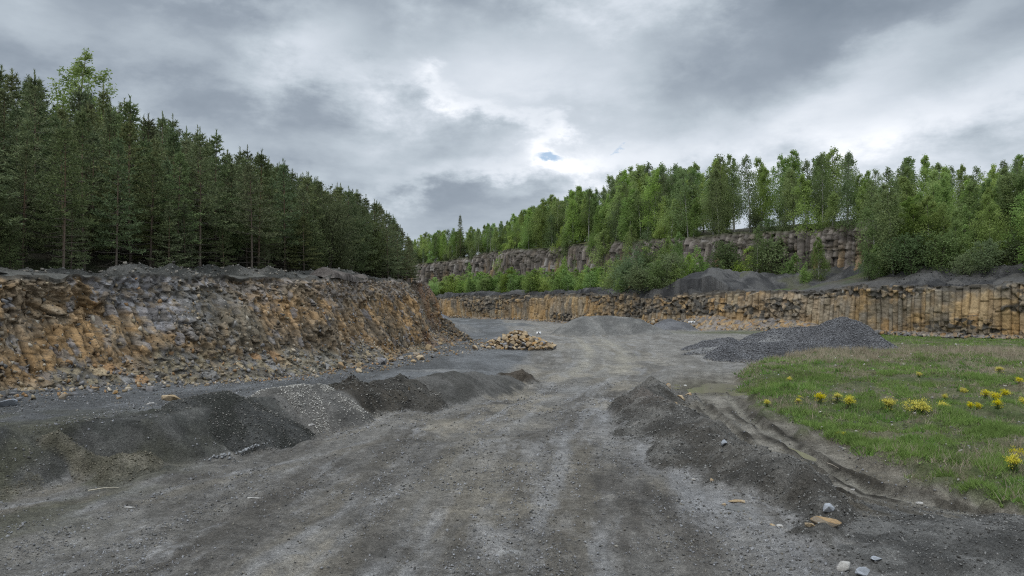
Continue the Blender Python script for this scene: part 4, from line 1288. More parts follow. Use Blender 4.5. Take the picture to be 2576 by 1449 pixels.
S1 = [  # px, py(base), size m, colour, squash, label
    (2078, 1362, 0.34, 'ochre', (1.15, .8, .75), 'rust-orange slab with a blue-grey top at the lower end of the berm'),
    (2085, 1330, 0.22, 'bluish white', (1, 1, .9), 'round blue-grey stone just behind the rust-orange slab'),
    (2038, 1357, 0.17, 'tan', (1.1, .8, .6), 'small pale tan stone left of the rust-orange slab'),
    (1855, 1262, 0.19, 'tan', (1.3, .8, .5), 'flat tan stone lying on the dark flat stone by the berm foot'),
    (1856, 1285, 0.30, 'dark grey', (1.25, .8, .5), 'dark grey flat stone at the left foot of the berm'),
    (1822, 1186, 0.20, 'bluish white', (1.2, .8, .65), 'smooth bluish white stone on the left slope of the berm'),
    (1820, 1270, 0.08, 'tan', (1, 1, .8), 'pebble-sized tan stone left of the flat tan stone'),
    (1790, 1222, 0.12, 'tan', (1, 1, .8), 'small tan stone on the gravel above the flat stones'),
    (1745, 1216, 0.10, 'pale', (1, .9, .8), 'small white stone on the gravel left of the berm'),
    (1962, 1327, 0.13, 'pale', (1, 1, .8), 'pale round stone at the berm foot, right of its brownish neighbour'),
    (1943, 1322, 0.10, 'tan', (1, 1, .7), 'brownish stone at the berm foot touching a pale round stone'),
    (2130, 1438, 0.28, 'pale', (.8, .6, 1.2), 'whitish block standing at the bottom edge of the picture'),
    (2172, 1449, 0.22, 'bluish white', (1.3, .8, .5), 'flat white slab right of the whitish block at the bottom edge'),
    (2205, 1436, 0.16, 'bluish white', (1.3, .8, .4), 'small flat grey slab lying behind the white slab'),
    (2318, 1312, 0.12, 'pale', (1.3, 1, .5), 'rounded pale stone at the right end of the muddy ruts'),
    (2462, 1240, 0.2, 'tan', (1, .9, .8), 'tan stone half sunk in the grass near the right edge'),
    (1560, 1046, 0.18, 'grey', (1, 1, .8), 'round grey stone at the foot of the berm beside the road'),
    (1571, 1024, 0.11, 'pale', (1, 1, .6), 'small white stone above the round grey stone on the berm'),
    (1692, 1027, 0.36, 'tan', (.9, .8, 1.0), 'squared pale-tan block at the front of the stones on the berm'),
    (1712, 1020, 0.28, 'tan', (1, .8, .8), 'tan stone leaning right of the squared block on the berm'),
    (1732, 1019, 0.30, 'two-toned', (1, .8, .7), 'brown stone at the right end of the stones on the berm'),
    (1680, 1000, 0.36, 'ochre', (1.1, .8, .8), 'reddish stone at the upper end of the stones on the berm'),
    (1712, 1000, 0.22, 'pale', (1, .8, .7), 'pale stone above the tan stones on the berm'),
    (1724, 972, 0.20, 'pale', (1, .8, .6), 'lone pale stone beyond the stones on the berm'),
    (905, 936, 0.45, 'tan', (.9, .8, .8), 'lone tan block on the left haul road in front of the cliff'),
    (20, 1018, 0.62, 'bluish white', (1.2, .8, .5), 'white flat-bottomed stone at the left edge below the cliff'),
    (430, 1006, 0.46, 'tan', (1.2, .9, .7), 'rounded tan boulder on the left terrace'),
    (375, 1160, 0.22, 'tan', (1, .9, .9), 'round pale stone beside the brown earth mound'),
    (195, 1150, 0.10, 'tan', (1, .9, .9), 'small tan stone on the face of the brown earth mound'),
    (378, 1016, 0.16, 'pale', (1, .9, .7), 'small whitish stone on the dark slope at the left'),
    (752, 1091, 0.26, 'grey', (1.1, .8, .7), 'grey stone at the foot of the sharp dark heap, left of a paler one'),
    (779, 1088, 0.24, 'pale', (1.2, .8, .6), 'paler grey stone at the foot of the pebbly heap'),
    (330, 1278, 0.14, 'pale', (1.5, .8, .4), 'flat pale stone on the road at the lower left'),
    (640, 1253, 0.12, 'pale', (1.6, .8, .4), 'flat pale stone in the middle of the road, lower left'),
    (2145, 1233, 0.10, 'pale', (1, 1, .7), 'small pale stone on the mud ridge of the track'),
    (2030, 1195, 0.10, 'pale', (1, 1, .7), 'small white stone beside the track puddle'),
]
for px, py, size, kol, sq, lab in S1:
    p = gpt(px, py)
    rock(kol, (p[0], p[1], p[2] + size * sq[2] * 0.10), size * 1.25, lab, squash=sq, rot=(random.uniform(-.15, .15), random.uniform(-.15, .15), random.uniform(0, 6.28)))
# the stones on the berm sit on its crest, not on the floor beneath: lift them by casting down later
# blocks fallen from the left cliff
fall = [(1010, 905), (1030, 900), (1048, 895), (985, 910), (1075, 880), (1095, 885), (1130, 845), (1120, 838), (1150, 852), (1165, 858), (1185, 862), (1060, 905), (960, 915), (1040, 912), (1105, 868), (1140, 870), (1195, 880), (1090, 900), (900, 922), (860, 928), (820, 934), (700, 943), (640, 952), (560, 958), (470, 966), (520, 972), (380, 985), (290, 990), (240, 982), (160, 1003), (300, 1003), (750, 938)]
fall.sort()
for i, (px, py) in enumerate(fall):
    p = gpt(px, py)
    size = random.uniform(0.35, 0.75) * (0.55 if px < 800 else 1.0)
    k = random.choice(['tan', 'ochre', 'two-toned', 'grey', 'tan'])
    rock(k, (p[0], p[1], p[2] + size * 0.2), size, f'{k} fallen block below the left cliff, {ORD[i]} of the row from the left', group='fallen blocks below the left cliff')


def scree():
    V, s, ka = LEFT_SURF['V'], LEFT_SURF['s'], LEFT_SURF['ka']
    r = np.random.default_rng(31)
    n = 7500
    si = np.searchsorted(s, 17 + 62 * r.random(n)).clip(0, len(s) - 1)
    tv = np.where(r.random(n) < 0.68, r.random(n) ** 1.3 * 0.33, 0.33 + 0.64 * r.random(n))
    ti = (tv * (V.shape[1] - 1)).astype(int)
    P = V[si, ti].copy()
    size = 0.06 + 0.22 * r.random(n) ** 3
    P[:, 2] += size * 0.1
    pal = np.array([(0.22, 0.18, 0.12), (0.28, 0.22, 0.145), (0.18, 0.165, 0.15), (0.14, 0.135, 0.13), (0.25, 0.155, 0.08), (0.20, 0.195, 0.195), (0.12, 0.11, 0.095), (0.36, 0.31, 0.24)])
    c = pal[r.integers(0, len(pal), n)] * (0.8 + 0.4 * r.random((n, 1)))
    # apron on the floor in front of the foot
    m = 2600
    t_ = 13 + 60 * r.random(m)
    FSs = np.interp(np.arange(len(FOOT)), np.arange(len(TOPL)), TS)
    fx, fy = np.interp(t_, FSs, FOOT[:, 0]), np.interp(t_, FSs, FOOT[:, 1])
    off = r.random(m) ** 2.2 * np.interp(t_, [13, 45, 60, 73], [1.4, 2.2, 5.0, 5.5])
    ax, ay = fx + 0.91 * off, fy - 0.41 * off + 0.3
    s2 = 0.06 + 0.20 * r.random(m) ** 3
    P2 = np.stack([ax, ay, ground_z(ax, ay) + s2 * 0.15], 1)
    c2 = pal[r.integers(0, len(pal), m)] * (0.8 + 0.4 * r.random((m, 1)))
    stuff_stones('rubble', 'loose broken stones strewn over the scree of the left cliff', np.concatenate([P, P2]), np.concatenate([size, s2]), np.concatenate([c, c2]), 32)


scree()


def face_blocks():
    # angular blocks and column stubs that make up the broken face
    V, s, N, C, mid, colm = (LEFT_SURF[k] for k in ('V', 's', 'N', 'C', 'mid', 'colm'))
    r = np.random.default_rng(35)
    n = 4200
    si = np.searchsorted(s, 16 + 56 * r.random(n)).clip(0, len(s) - 1)
    ti = ((0.12 + 0.85 * r.random(n)) * (V.shape[1] - 1)).astype(int)
    m = mid[si, ti]
    size = (0.09 + 0.24 * r.random(n) ** 2.5) * lerp(0.9, 1.0, m)
    P = V[si, ti] - np.concatenate([N[si], np.zeros((n, 1))], 1) * (size * 0.22)[:, None]
    up = lerp(1.0, 1.35 + 0.8 * r.random(n) * (0.4 + 0.6 * colm[si, ti]), m)
    c = C[si, ti] * (0.80 + 0.55 * r.random((n, 1))) + 0.01
    fresh = r.random(n) < 0.05
    c = np.where(fresh[:, None], np.array([0.30, 0.27, 0.22]) * (0.8 + 0.4 * r.random((n, 1))), c)
    stuff_stones('rubble', 'broken angular basalt blocks sticking out of the left cliff', P, size, np.clip(c, 0.03, 0.5), 36, up)


face_blocks()


def wall_rubble():
    r = np.random.default_rng(41)
    n = 2600
    s = np.where(r.random(n) < 0.45, r.uniform(84, 122, n), r.uniform(40, 215, n))
    off = 0.6 + r.random(n) ** 1.8 * np.interp(s, [40, 84, 95, 116, 124, 215], [1.4, 1.8, 4.5, 4.5, 2.0, 2.0])
    x = np.interp(s, WS, WALL[:, 0]) - off * BK[0]
    y = np.interp(s, WS, WALL[:, 1]) - off * BK[1]
    up = np.clip(np.interp(s, [40, 84, 95, 116, 124, 215], [0.3, 0.5, 1.6, 1.6, 0.6, 0.5]) * (1 - off / 5.0), 0, 2)
    size = 0.25 + 0.55 * r.random(n) ** 2.5
    z = ground_z(x, y) + up * r.random(n) ** 0.5
    pal = np.array([(0.30, 0.23, 0.14), (0.24, 0.20, 0.15), (0.17, 0.165, 0.16), (0.13, 0.125, 0.12), (0.28, 0.18, 0.09), (0.33, 0.28, 0.21)])
    stuff_stones('rubble', 'jumbled fallen stones along the foot of the long basalt wall', np.stack([x, y, z], 1), size, pal[r.integers(0, 6, n)] * (0.75 + 0.4 * r.random((n, 1))), 42)


wall_rubble()


def gravel():
    r = np.random.default_rng(51)
    n = 66000
    d = 9.0 + 27 * r.random(n) ** 1.6
    x = (r.random(n) * 1.5 - 0.75) * d
    rq = x - np.interp(d, ROAD_Y, ROAD_X)
    dens = sstep(-0.15, 0.5, fbm(rq * 1.8, d * 0.30, 53, 4) + 0.5 * fbm(x * 0.5, d * 0.5, 502, 3))
    m = mead_mask(x, d)
    tr = sstep(1.9, 1.2, np.abs(track_q(x, d)))
    xe = np.interp(d, ED_Y, ED_X)
    dens = dens * (1 - 0.85 * m) * (1 - 0.8 * tr) + 0.10
    keep = r.random(n) < dens
    x, d = x[keep], d[keep]
    n = len(x)
    size = (0.018 + 0.042 * r.random(n) ** 3) * (0.75 + d / 30)
    z = ground_z(x, d) + size * 0.12
    pal = np.array([(0.19, 0.19, 0.195), (0.14, 0.138, 0.134), (0.25, 0.25, 0.255), (0.17, 0.158, 0.135), (0.09, 0.088, 0.084)])
    c = pal[r.integers(0, 5, n)] * (0.8 + 0.4 * r.random((n, 1)))
    big = r.random(n) < 0.003
    size = np.where(big, size * 2.0, size)
    c = np.where(big[:, None], c * 1.3, c)
    stuff_stones('gravel', 'loose grey gravel lying over the quarry road', np.stack([x, d, z], 1), size, c, 52)
    # a rim of coarse crushed stone below the dark heap
    n = 420
    t = r.random(n)
    px, py = 500 + 180 * t + r.normal(size=n) * 14, 1152 - 34 * t + r.normal(size=n) * 7 - 3
    P = np.array([gpt(a, b) for a, b in zip(px, py)])
    size = 0.05 + 0.07 * r.random(n)
    P[:, 2] += size * 0.3
    stuff_stones('gravel', 'rim of coarse pale crushed stone at the foot of the dark heap', P, size, np.array([(0.24, 0.245, 0.25)]) * (0.75 + 0.5 * r.random((n, 1))), 54)


gravel()


# ================================================================== trees
def tube(path, rad, sides=6, col=(0.1, 0.08, 0.06)):
    path = np.asarray(path, float)
    rad = np.asarray(rad, float)
    a = np.linspace(0, 2 * np.pi, sides, endpoint=False)
    T = np.gradient(path, axis=0)
    T /= np.linalg.norm(T, axis=1)[:, None] + 1e-9
    ref = np.where(np.abs(T[:, 2:3]) > 0.9, np.array([[1.0, 0, 0]]), np.array([[0, 0, 1.0]]))
    A = np.cross(T, ref)
    A /= np.linalg.norm(A, axis=1)[:, None]
    B = np.cross(T, A)
    V = path[:, None] + rad[:, None, None] * (np.cos(a)[None, :, None] * A[:, None] + np.sin(a)[None, :, None] * B[:, None])
    n = len(path)
    q = []
    for i in range(n - 1):
        for j in range(sides):
            q.append((i * sides + j, i * sides + (j + 1) % sides, (i + 1) * sides + (j + 1) % sides, (i + 1) * sides + j))
    q = np.array(q)
    T3 = np.concatenate([q[:, [0, 1, 2]], q[:, [0, 2, 3]]])
    c = np.asarray(col, float)
    if c.ndim == 1:
        c = np.broadcast_to(c, (n, 3))
    return V.reshape(-1, 3), T3, np.repeat(c, sides, 0)


def unit(v):
    return v / (np.linalg.norm(v, axis=-1, keepdims=True) + 1e-9)


def spikes(P, Dn, ln, wd, col, r):
    """thin triangles (needle sprays) from points P along directions Dn"""
    side = unit(np.cross(Dn, r.normal(size=Dn.shape)))
    a = P - side * wd[:, None] * 0.5
    b = P + side * wd[:, None] * 0.5
    c = P + Dn * ln[:, None]
    V = np.stack([a, b, c], 1).reshape(-1, 3)
    T = np.arange(len(V)).reshape(-1, 3)
    return V, T, np.repeat(col, 3, 0)


def leaves(P, size, col, r, flat=0.0, droop=0.0):
    n = len(P)
    N = r.normal(size=(n, 3))
    N[:, 2] += flat * 2
    N = unit(N)
    A = unit(np.cross(N, r.normal(size=(n, 3))))
    A[:, 2] -= droop
    A = unit(A)
    B = unit(np.cross(N, A))
    s = size[:, None]
    V = np.stack([P - A * s * .5, P + B * s * .32, P + A * s * .55, P - B * s * .32], 1).reshape(-1, 3)
    i = np.arange(n)[:, None] * 4
    T = np.concatenate([i + [0, 1, 2], i + [0, 2, 3]])
    return V, T, np.repeat(col, 4, 0)


def make_pine(seed, h=9.0, bare=0.2, spread=1.9, dens=1.0):
    r = np.random.default_rng(seed)
    zz = np.linspace(0, 1, 9)
    bend = np.stack([0.12 * np.sin(zz * 2 + seed), 0.12 * np.cos(zz * 1.7 + seed), zz * h], 1)
    tc_ = lerpc((0.13, 0.11, 0.09), (0.17, 0.105, 0.06), zz)
    trunk = [tube(bend, 0.085 * h / 9 * (1 - zz * 0.93), 6, tc_)]
    sp = []
    z = bare * h * 0.45
    while z < h - 0.15:
        t = z / h
        live = z > bare * h
        nb = r.integers(4, 6) if live else r.integers(2, 4)
        a0 = r.random() * 6.28
        base = np.array([np.interp(t, zz, bend[:, 0]), np.interp(t, zz, bend[:, 1]), z])
        L0 = spread * (1 - t) ** 0.95 * (0.55 + 0.45 * min(1, (t - bare * 0.4) / 0.25)) + 0.16
        for k in range(nb):
            if live and r.random() < 0.10:
                continue
            a = a0 + k * 6.283 / nb + r.normal() * 0.25
            L = L0 * (0.65 + 0.55 * r.random())
            up = lerp(-0.10, 0.95, t ** 2.2) + r.normal() * 0.10
            d = unit(np.array([math.cos(a), math.sin(a), up]))
            u_ = np.linspace(0, 1, 5)
            br = base + d * (u_[:, None] * L) + np.array([0, 0, 1.0]) * (0.16 * L * (u_ ** 2.5) - 0.10 * L * u_ * (1 - t))[:, None]
            trunk.append(tube(br, 0.022 * (1 - u_ * 0.8) * (0.5 + L / 2), 3, (0.10, 0.085, 0.07)))
            if not live:
                continue
            # twigs along the branch, tufts along the twigs
            nt_ = max(3, int(L * 7 * dens))
            for j in range(nt_):
                f = 0.28 + 0.72 * (j + r.random()) / nt_
                p = np.array([np.interp(f, u_, br[:, c]) for c in range(3)])
                sd_ = 1 if j % 2 else -1
                tl = (0.12 + 0.30 * L * (1 - abs(f - 0.55)) * 0.75) * (0.6 + 0.6 * r.random())
                tw = unit(d * 0.8 + sd_ * np.array([-math.sin(a), math.cos(a), 0]) * 0.9 + np.array([0, 0, 0.25 * r.normal()]))
                m = max(2, int(tl / 0.13))
                q = p + tw * (np.linspace(0.2, 1, m)[:, None] * tl) + r.normal(size=(m, 3)) * 0.02
                sp.append((np.repeat(q, 5, 0), unit(np.repeat(tw[None] * 0.9 + [[0, 0, 0.30]], m * 5, 0) + r.normal(size=(m * 5, 3)) * 0.62)))
        z += 0.36 + 0.16 * r.random() if t < 0.8 else 0.28
    # leader
    top = bend[-1]
    m = 30
    sp.append((top + np.stack([np.zeros(m), np.zeros(m), np.linspace(0.45, -0.5, m)], 1), unit(np.tile([[0, 0, 1.6]], (m, 1)) + r.normal(size=(m, 3)) * 0.5)))
    P = np.concatenate([a for a, b in sp])
    Dn = np.concatenate([b for a, b in sp])
    n = len(P)
    rad = np.hypot(P[:, 0], P[:, 1])
    base = lerpc((0.105, 0.138, 0.066), (0.215, 0.248, 0.108), r.random(n) ** 1.3)
    base = lerpc(base, (0.13, 0.155, 0.07), 0.5 * (r.random(n) < 0.15))
    V, T, C = spikes(P, Dn, 0.15 + 0.15 * r.random(n), 0.045 + 0.035 * r.random(n), base, r)
    tv, tt, tcx = merge(trunk)
    return mesh_from('trunk', tv, tris=tt, col=tcx, smooth=True), mesh_from('crown', V, tris=T, col=C)


def make_broad(seed, h=13.0, bare=0.25, width=2.2, nl=4200, bark=(0.34, 0.33, 0.31), leaf=((0.075, 0.13, 0.028), (0.12, 0.18, 0.04)), lsize=0.24, droop=0.35, stems=1, lean=0.05, top=0.6, clump=0.42):
    """birch and other leafy trees: stems, ascending limbs, drooping twigs, leaves in clusters"""
    r = np.random.default_rng(seed)
    wood, cl, clw = [], [], []
    for st in range(stems):
        az_ = r.random() * 6.28
        ln = lean * (1 if stems == 1 else 3.0)
        hh = h * (1 if st == 0 else 0.6 + 0.35 * r.random())
        zz = np.linspace(0, 1, 9)
        path = np.stack([ln * hh * np.cos(az_) * zz ** 1.3 + 0.10 * np.sin(zz * 4 + st + seed), ln * hh * np.sin(az_) * zz ** 1.3 + 0.10 * np.cos(zz * 3.3 + seed), zz * hh], 1)
        bc = lerpc(bark, (0.12, 0.10, 0.08), sstep(0.5, 0.9, zz))
        wood.append(tube(path, (0.011 * h + 0.01) / math.sqrt(stems) * (1 - 0.9 * zz) + 0.008, 5, bc))
        nb = int(24 if stems == 1 else 13)
        for k in range(nb):
            t = bare + (1 - bare) * (k + r.random()) / nb
            tt_ = (t - bare) / (1 - bare)
            prof = (math.sin(math.pi * min(1, tt_ ** top * 0.92 + 0.08)) ** 0.8) if tt_ < 0.999 else 0.1
            L = width * (0.25 + 0.85 * prof) * (0.6 + 0.6 * r.random())
            a = k * 2.4 + r.normal() * 0.5
            b0 = np.array([np.interp(t, zz, path[:, c]) for c in range(3)])
            upv = 0.75 + 0.5 * tt_
            d = unit(np.array([math.cos(a), math.sin(a), upv]))
            u_ = np.linspace(0, 1, 5)
            br = b0 + d * (u_[:, None] * L * 1.1) - np.array([0, 0, 1.0]) * (droop * L * u_ ** 2.4)[:, None]
            wood.append(tube(br, 0.028 * (1 - 0.85 * u_) * (h / 13) + 0.004, 3, lerpc(bark, (0.10, 0.085, 0.07), np.full(5, 0.65))))
            nc = max(2, int(4 * L / width + 2))
            for j in range(nc):
                f = 0.35 + 0.65 * (j + r.random()) / nc
                p = np.array([np.interp(f, u_, br[:, c]) for c in range(3)]) + r.normal(size=3) * 0.18 * L
                cl.append(p)
                clw.append(0.5 + r.random())
        for e_ in (0.0, 0.25, 0.5):
            cl.append(path[-1] + [0, 0, e_ * h / 13])
            clw.append(0.35)
    cl, clw = np.array(cl), np.array(clw)
    which = r.choice(len(cl), nl, p=clw / clw.sum())
    sg = np.array([clump * 0.85, clump * 0.85, clump * (0.8 + droop * 0.9)]) * (h / 13) ** 0.5
    hgt_ = np.clip(cl[which][:, 2:3] / h, 0, 1)
    P = cl[which] + np.clip(r.normal(size=(nl, 3)), -1.9, 1.9) * sg * (1.0 - 0.62 * sstep(0.55, 1.0, hgt_))
    P[:, 2] -= droop * 0.3 * np.abs(r.normal(size=nl))
    ccol = r.random(len(cl))
    C = lerpc(leaf[0], leaf[1], np.clip(ccol[which] * 0.6 + r.random(nl) * 0.5, 0, 1))
    V, T, Cc = leaves(P, lsize * (0.6 + 0.7 * r.random(nl)), C, r, droop=droop)
    tv, tt, tcx = merge(wood)
    return mesh_from('trunk', tv, tris=tt, col=tcx, smooth=True), mesh_from('crown', V, tris=T, col=Cc)


def set_mats(pair, a, b):
    pair[0].materials.append(a)
    pair[1].materials.append(b)
    return pair


PINES = [set_mats(make_pine(300 + i, 9.0, b, sp_, 1.0), M_BARK, M_NEEDLE) for i, (b, sp_) in enumerate([(0.10, 2.5), (0.20, 2.3), (0.13, 2.7), (0.28, 2.3), (0.08, 2.1), (0.32, 2.6)])]
SPRUCE = set_mats(make_pine(390, 13.0, 0.03, 1.5, 1.5), M_BARK, M_NEEDLE)
FRESH = ((0.223, 0.321, 0.09), (0.356, 0.464, 0.132))
MIDG = ((0.164, 0.243, 0.081), (0.273, 0.359, 0.116))
OLIV = ((0.15, 0.205, 0.085), (0.225, 0.285, 0.12))
DKG = ((0.104, 0.173, 0.047), (0.189, 0.265, 0.072))
BIRCH = {
    'fresh green': [set_mats(make_broad(410 + i, 13, 0.10, 2.7 + 0.3 * i, 8000, leaf=FRESH, clump=0.55), M_BARK, M_LEAF) for i in range(2)],
    'mid green': [set_mats(make_broad(420 + i, 13, 0.12, 2.7 + 0.3 * i, 8000, leaf=MIDG, clump=0.55), M_BARK, M_LEAF) for i in range(3)],
    'thin-crowned olive': [set_mats(make_broad(430 + i, 13, 0.22, 2.5, 3600, leaf=OLIV, clump=0.55), M_BARK, M_LEAF) for i in range(2)],
    'dark green': [set_mats(make_broad(440 + i, 13, 0.08, 3.4, 13000, leaf=DKG, bark=(0.12, 0.105, 0.09), droop=0.1, lsize=0.20, top=0.8, clump=0.6), M_BARK, M_LEAF) for i in range(2)],
}
SAPL = {
    'fresh green': [set_mats(make_broad(450 + i, 6, 0.06, 1.35, 3000, leaf=((0.18, 0.275, 0.07), (0.28, 0.385, 0.11)), lsize=0.2, droop=0.2, stems=2, clump=0.45), M_BARK, M_LEAF) for i in range(3)],
    'mid green': [set_mats(make_broad(460 + i, 6, 0.05, 1.5, 3200, leaf=FRESH, lsize=0.2, droop=0.2, stems=3, clump=0.5), M_BARK, M_LEAF) for i in range(2)],
}
BUSH = {
    'grey-green': [set_mats(make_broad(470 + i, 5, 0.03, 2.1, 4200, leaf=((0.10, 0.142, 0.06), (0.165, 0.215, 0.088)), lsize=0.2, droop=0.05, stems=6, clump=0.6, bark=(0.13, 0.11, 0.09)), M_BARK, M_LEAF) for i in range(2)],
    'olive': [set_mats(make_broad(480 + i, 5, 0.03, 1.9, 3600, leaf=OLIV, lsize=0.2, droop=0.05, stems=5, clump=0.55, bark=(0.13, 0.11, 0.09)), M_BARK, M_LEAF) for i in range(2)],
}


def plant(name, pair, loc, h, h0, label, cat, group, wide=1.0):
    s = h / h0
    root = empty(name, loc, random.uniform(0, 6.28), (s * wide, s * wide, s))
    for nm, me in zip(('trunk', 'crown'), pair):
        c = bpy.data.objects.new(nm, me)
        COL.objects.link(c)
        c.parent = root
    tag(root, label, cat, group)
    return root


def ordn(i):
    return ORD[i] if i < len(ORD) else 'late'


# ---- the pine forest on the left slope
SKY_PX = [-200, 0, 60, 130, 200, 260, 330, 400, 470, 540, 620, 700, 800, 880, 950, 1000, 1052]
SKY_PY = [120, 180, 215, 235, 245, 260, 285, 300, 325, 365, 400, 430, 475, 495, 530, 570, 640]


def pine_forest():
    r = np.random.default_rng(61)
    items = []
    d = 4.2
    row = 0
    while d < 46:
        spc = 1.62 + 0.05 * d
        s = 11 + r.random() * spc
        smax = 77.5
        while s < smax + d * 0.2:
            ss, dd = min(s + r.normal() * 0.45, 78.3), d + r.normal() * 0.5
            x = np.interp(ss, TS, TOPL[:, 0]) + dd * BL[0]
            y = np.interp(ss, TS, TOPL[:, 1]) + dd * BL[1]
            px = CX + x / y * F
            if -160 < px < 1050:
                items.append((row, x, y, float(lhill_z(x, y)), px, dd, ss))
            s += spc * (0.8 + 0.4 * r.random())
        d += spc * 0.92
        row += 1
    for ss, dd in [(62, 2.6), (65, 2.2), (67.5, 3.0), (70, 2.0), (72.5, 2.8), (74.5, 1.8), (76.5, 1.6), (77.8, 2.6), (78.3, 1.4), (78.6, 4.6)]:
        x, y = np.interp(ss, TS, TOPL[:, 0]) + dd * BL[0], np.interp(ss, TS, TOPL[:, 1]) + dd * BL[1]
        items.append((1, x, y, float(lhill_z(x, y)), CX + x / y * F, dd, ss))
    front = sorted([i for i in items if i[0] == 0], key=lambda i: i[4])
    rest = sorted([i for i in items if i[0] > 0], key=lambda i: i[4])
    print('pines', len(items), 'front', len(front))
    for n, (row, x, y, z, px, dd, ss) in enumerate(front + rest):
        h = r.uniform(5.8, 9.0) * np.interp(dd, [0, 8, 30], [0.85, 0.95, 1.08])
        # the wood's outline against the sky drops towards the point of the cliff
        lim = (HY - np.interp(px, SKY_PX, SKY_PY)) / F * y + EYE - z
        if row >= 3:
            h = min(h * 1.3, lim * r.uniform(0.78, 1.09)) if lim > 4.5 else max(3.5, lim)
        h = min(h, lim * 1.09)
        if h < 2.5:
            continue
        pool = [1, 3, 5, 2] if row == 0 else [0, 1, 2, 4, 5, 0]
        pr = PINES[pool[r.integers(0, len(pool))]]
        if row == 0:
            lab, grp = f'front-edge pine of the left forest with bare lower trunk, {ordn(n)} from the left', 'pines along the front edge of the left forest'
        elif h >= lim * 0.86:
            lab, grp = 'dark pine whose pointed top stands on the skyline of the left forest', 'pines on the skyline of the left forest'
        else:
            lab, grp = 'dark green pine inside the dense left forest, its foot hidden by trees before it', 'pines inside the left forest'
        plant('pine_tree', pr, (x, y, z - 0.1), h, 9.0, lab, 'tree', grp, wide=r.uniform(0.9, 1.25))
    for n, ss in enumerate(np.arange(15, 76, 2.1)):
        q = lpt(float(ss + r.normal() * 0.5), 3.3 + 0.5 * r.random(), -0.05)
        if r.random() < 0.75:
            plant('pine_tree', PINES[[0, 2, 4][r.integers(0, 3)]], q, r.uniform(1.8, 4.2), 9.0, 'small young pine at the foot of the front row of the left forest', 'tree', 'young pines at the foot of the left forest', r.uniform(1.2, 1.7))
    # the pale birch that stands out above the pines, and leafy trees at the edge
    p = U(186, 300, 62.0)
    x, y = p[0], p[1]
    z = float(lhill_z(x, y))
    hh = (HY - 140) / F * y + EYE - z
    plant('birch_tree', set_mats(make_broad(499, 13, 0.2, 2.7, 9000, leaf=MIDG, lsize=0.17, clump=0.4), M_BARK, M_LEAF), (x, y, z), hh, 13.0, 'tall fresh green birch standing above the pines at the upper left', 'tree', None, 1.25)
    EDGE = [set_mats(make_broad(490 + i, 5, 0.05, 2.0, 9500, leaf=((0.085, 0.115, 0.045), (0.14, 0.17, 0.07)), lsize=0.115, droop=0.1, stems=4, clump=0.55, bark=(0.13, 0.11, 0.09)), M_BARK, M_LEAF) for i in range(2)]
    for px, dd, hgt, kind, lab in [(830, 3.4, 6.2, 'olive', 'olive leafy tree at the forest edge above the cliff hump'), (880, 3.4, 5.2, 'olive', 'olive bushy tree on the forest edge, right of the taller leafy tree'), (775, 3.8, 4.5, 'olive', 'small olive tree on the forest edge left of the cliff hump'), (935, 3.8, 4.6, 'grey-green', 'grey-green leafy tree near the right end of the forest edge'), (-5, 3.4, 3.0, 'olive', 'yellow-green leafy shrub at the very left of the forest edge')]:
        best = min(((abs(CX + lpt(s_, dd, 0)[0] / lpt(s_, dd, 0)[1] * F - px), s_) for s_ in np.arange(10, 66, 0.25)))
        q = lpt(best[1], dd, -0.05)
        plant('leafy_tree', EDGE[len(lab) % 2], q, hgt, 5.0, lab, 'tree', 'leafy trees at the edge of the left forest', 0.85)


pine_forest()


# ---- birches above the right-hand faces
RSKY_PX = [1040, 1080, 1140, 1200, 1260, 1330, 1400, 1460, 1520, 1570, 1600, 1660, 1740, 1800, 1860, 1920, 1980, 2050, 2110, 2150, 2175, 2230, 2300, 2370, 2440, 2500, 2540, 2600, 2700]
RSKY_PY = [600, 585, 575, 575, 560, 525, 495, 475, 470, 430, 415, 412, 408, 400, 398, 392, 385, 375, 375, 400, 440, 415, 390, 405, 430, 425, 395, 390, 390]


